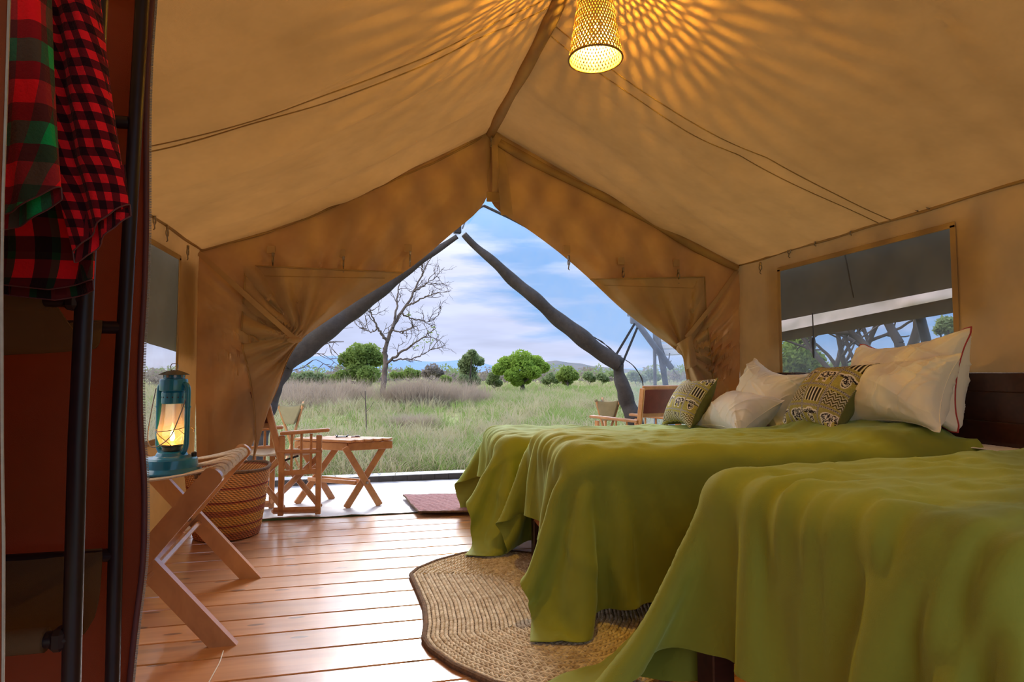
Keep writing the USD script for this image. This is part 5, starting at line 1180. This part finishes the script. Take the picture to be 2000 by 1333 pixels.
tree('scrub_bush', 'long brown green thicket at the left of the field behind the folding chair', 600, 760, 30., [(575, 742, 16), (600, 738, 16), (625, 740, 15), (645, 742, 12), (555, 745, 16)], 4200, 0, M['leaf_c'], .085, 22, trunk=.05, cat='bush')
tree('scrub_bush', 'bush seen through the netting right of the dark roll', 1240, 765, 44., [(1238, 735, 14), (1255, 740, 10)], 1200, 0, M['leaf_c'], .12, 23, trunk=.05, cat='bush')
tree('scrub_bush', 'bush seen through the netting beside the awning poles', 1268, 765, 46., [(1270, 732, 13), (1282, 738, 9)], 1200, 0, M['leaf_c'], .12, 24, trunk=.05, cat='bush')
# grey thorn scrub along the whole back of the field
r = np.random.default_rng(31); cs, rs = [], []
for k in range(150):
    y = r.uniform(48, 75); x = r.uniform(-.65, .75)*y; h = r.uniform(.5, 1.5); cs.append((x, y, ZG+h*.6)); rs.append(h*.8)
v, f = leafcloud(np.array(cs), np.array(rs), 16000, .17, 5, .7)
scrub = thing('thorn_scrub', 'grey and green scrub in a belt along the back of the plain', 'scrub', kind='stuff'); obj('thorn', (v, f), M['leaf_d'], scrub, smooth=False)
r = np.random.default_rng(32); cs, rs = [], []
for k in range(120):
    y = r.uniform(60, 110); x = r.uniform(-.65, .75)*y; h = r.uniform(.6, 2.0); cs.append((x, y, ZG+h*.6)); rs.append(h*.9)
v, f = leafcloud(np.array(cs), np.array(rs), 14000, .25, 6, .75)
obj('bushes', (v, f), M['leaf_c'], scrub, smooth=False)
def stick():
    t = thing('sapling_stick', 'thin upright stick standing in the grass beside the bare tree', 'stick'); d = 9.5
    obj('stem', MB().tube([P(716, 850, d=d), P(714.5, 800, d=d), P(713, 764, d=d)], [.012, .010, .007], 6).mesh(), M['bark'], t)
    obj('twig', MB().tube([P(715, 805, d=d), P(722, 798, d=d), P(730, 785, d=d)], .004, 5).mesh(), M['bark'], t)
    obj('twig', MB().tube([P(714, 782, d=d), P(706, 772, d=d), P(704, 766, d=d)], .004, 5).mesh(), M['bark'], t)
stick()
# branches reaching in at the left of the opening
t = thing('leafless_bush', 'leafless thorn branches arching in from behind the left flap', 'bush')
d0 = 12.; c = MB(); r = np.random.default_rng(3)
def br(px, r0):
    px = [(542, 730)]+[q for q in px if q[1] < 730]; r0 = .012
    return br_(px, r0)
def br_(px, r0): p = smoothcurve([P(*q, d=d0) for q in px], 16); c.tube(p, np.linspace(r0, .004, 16), 5, cap=False); return p
for px in ([(560, 900), (570, 780), (590, 700), (625, 688), (650, 705), (668, 720)], [(575, 760), (600, 690), (640, 670), (672, 668)], [(570, 780), (590, 720), (615, 700), (640, 716), (655, 718)], [(562, 860), (575, 730), (600, 660), (645, 645), (690, 640)], [(572, 770), (610, 672), (636, 664), (655, 690)]):
    p = br(px, .025)
    for k in range(7):
        i = r.integers(6, 15); q = p[i]; e = q+norm(p[i]-p[i-1]+r.normal(0, .6, 3)*np.linalg.norm(p[i]-p[i-1]))*r.uniform(.15, .4); c.tube([q, (q+e)/2+r.normal(0, .02, 3), e], [.008, .006, .003], 4, cap=False)
obj('branches', c.mesh(), M['bark'], t)
# trees beyond the right window
for lab, px, py, dist, h, r0, sd, lv in (('bare tree with forked trunk seen through the window beside the toggle cord', 1612, 760, 8.5, 1.25, .075, 3, 3), ('thick bare tree trunk seen through the window beside the slanting pole', 1800, 735, 7.0, 1.5, .09, 15, 3)):
    t = thing('bare_tree', lab, 'tree'); b_ = P(px, py, d=dist); b_[2] = ZG
    me, tips = branches(b_, h, r0, sd, lv, .75, .25, (2, 3), wig=.10, minr=.004); obj('trunk', me, M['bark_dark'], t, smooth=True)
t = tree('leafy_tree', 'green leafy tree filling the left of the window behind the toggle cord', 1545, 790, 13., [(1545, 690, 45), (1575, 710, 36), (1530, 730, 45), (1600, 740, 30), (1560, 660, 22)], 5000, 0, M['leaf_a'], .06, 26, trunk=.10)
t = tree('leafy_tree', 'leafy branches at the right end of the window', 1870, 780, 9., [(1850, 632, 18), (1865, 650, 18), (1835, 645, 10), (1880, 670, 24)], 900, 0, M['leaf_c'], .045, 27, trunk=.08)
t = tree('scrub_bush', 'low green growth outside under the right window', 1690, 790, 16., [(1640, 735, 40), (1700, 745, 40), (1760, 740, 40)], 4500, 0, M['leaf_c'], .07, 28, trunk=.05, cat='bush')
wp = thing('window_pole', 'slanting dark tent pole standing outside the right window', 'tent pole')
a, b = P(1750, 440, x=XR+.16), P(1815, 690, x=XR+.30); e = a+(b-a)*((a[2]-ZG)/(a[2]-b[2]))
obj('tube', MB().tube([a-(b-a)*.3, a, b, e], .028, 12).mesh(), M['black_metal'], wp, smooth=True)
obj('clip', MB().box(P(1797, 583, x=XR+.14), (.04, .06, .03), ch=.006).mesh(), M['black_metal'], wp)
# hills
def ridge(name, prof, dist, m, label, depth, seed, n=160, rough=.06):
    q = resample([P(a, b, d=dist) for a, b in prof], n); rows = []
    for s, k in zip(np.linspace(0, 1, 16), range(16)):
        w = q.copy(); w += np.array([FW[0], FW[1], 0])*depth*s; hgt = (q[:, 2]-ZG)*math.sin(min(1, s*1.0)*math.pi/2)**.8
        w[:, 2] = ZG-2+hgt+2*math.sin(s*math.pi/2)+rough*(q[:, 2].max())*fbm(np.c_[w[:, 0]/dist*9, w[:, 1]/dist*9, 0*w[:, 0]], 3.0, 4, seed)*math.sin(s*math.pi)
        rows.append(w)
    tag(obj(name, grid(np.array(rows)), m, smooth=True), label, 'hill', kind='structure')
ridge('brown_hill', [(940, 735), (1010, 728), (1060, 712), (1085, 701), (1105, 699), (1130, 704), (1160, 706), (1185, 712), (1230, 716), (1290, 722), (1400, 728), (1500, 733)], 900., M['hill'], 'brown scrubby hill on the right of the plain', 220, 3, rough=.10)
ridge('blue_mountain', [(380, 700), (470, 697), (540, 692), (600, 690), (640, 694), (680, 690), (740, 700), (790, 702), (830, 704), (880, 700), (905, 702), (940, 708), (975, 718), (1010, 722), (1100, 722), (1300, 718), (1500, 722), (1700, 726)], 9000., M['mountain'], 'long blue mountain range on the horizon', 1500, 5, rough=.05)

# alike things belong together
GROUPS = {'bed': 'single beds in a row', 'bedspread': 'olive bedspreads on the beds', 'mattress': 'mattresses on the beds', 'pillow': 'pillows on the two farther beds', 'cushion': 'patterned cushions on the beds',
          'chair': 'folding armchairs on the porch', 'wash basin': 'canvas wash basins outside', 'blanket': 'checked blankets in the wardrobe', 'tree': 'trees on the plain', 'bush': 'bushes on the plain'}
for p in stage.GetPrimAtPath('/World').GetChildren():
    g = GROUPS.get(p.GetCustomDataByKey('category') or '')
    if g: p.SetCustomDataByKey('group', g)
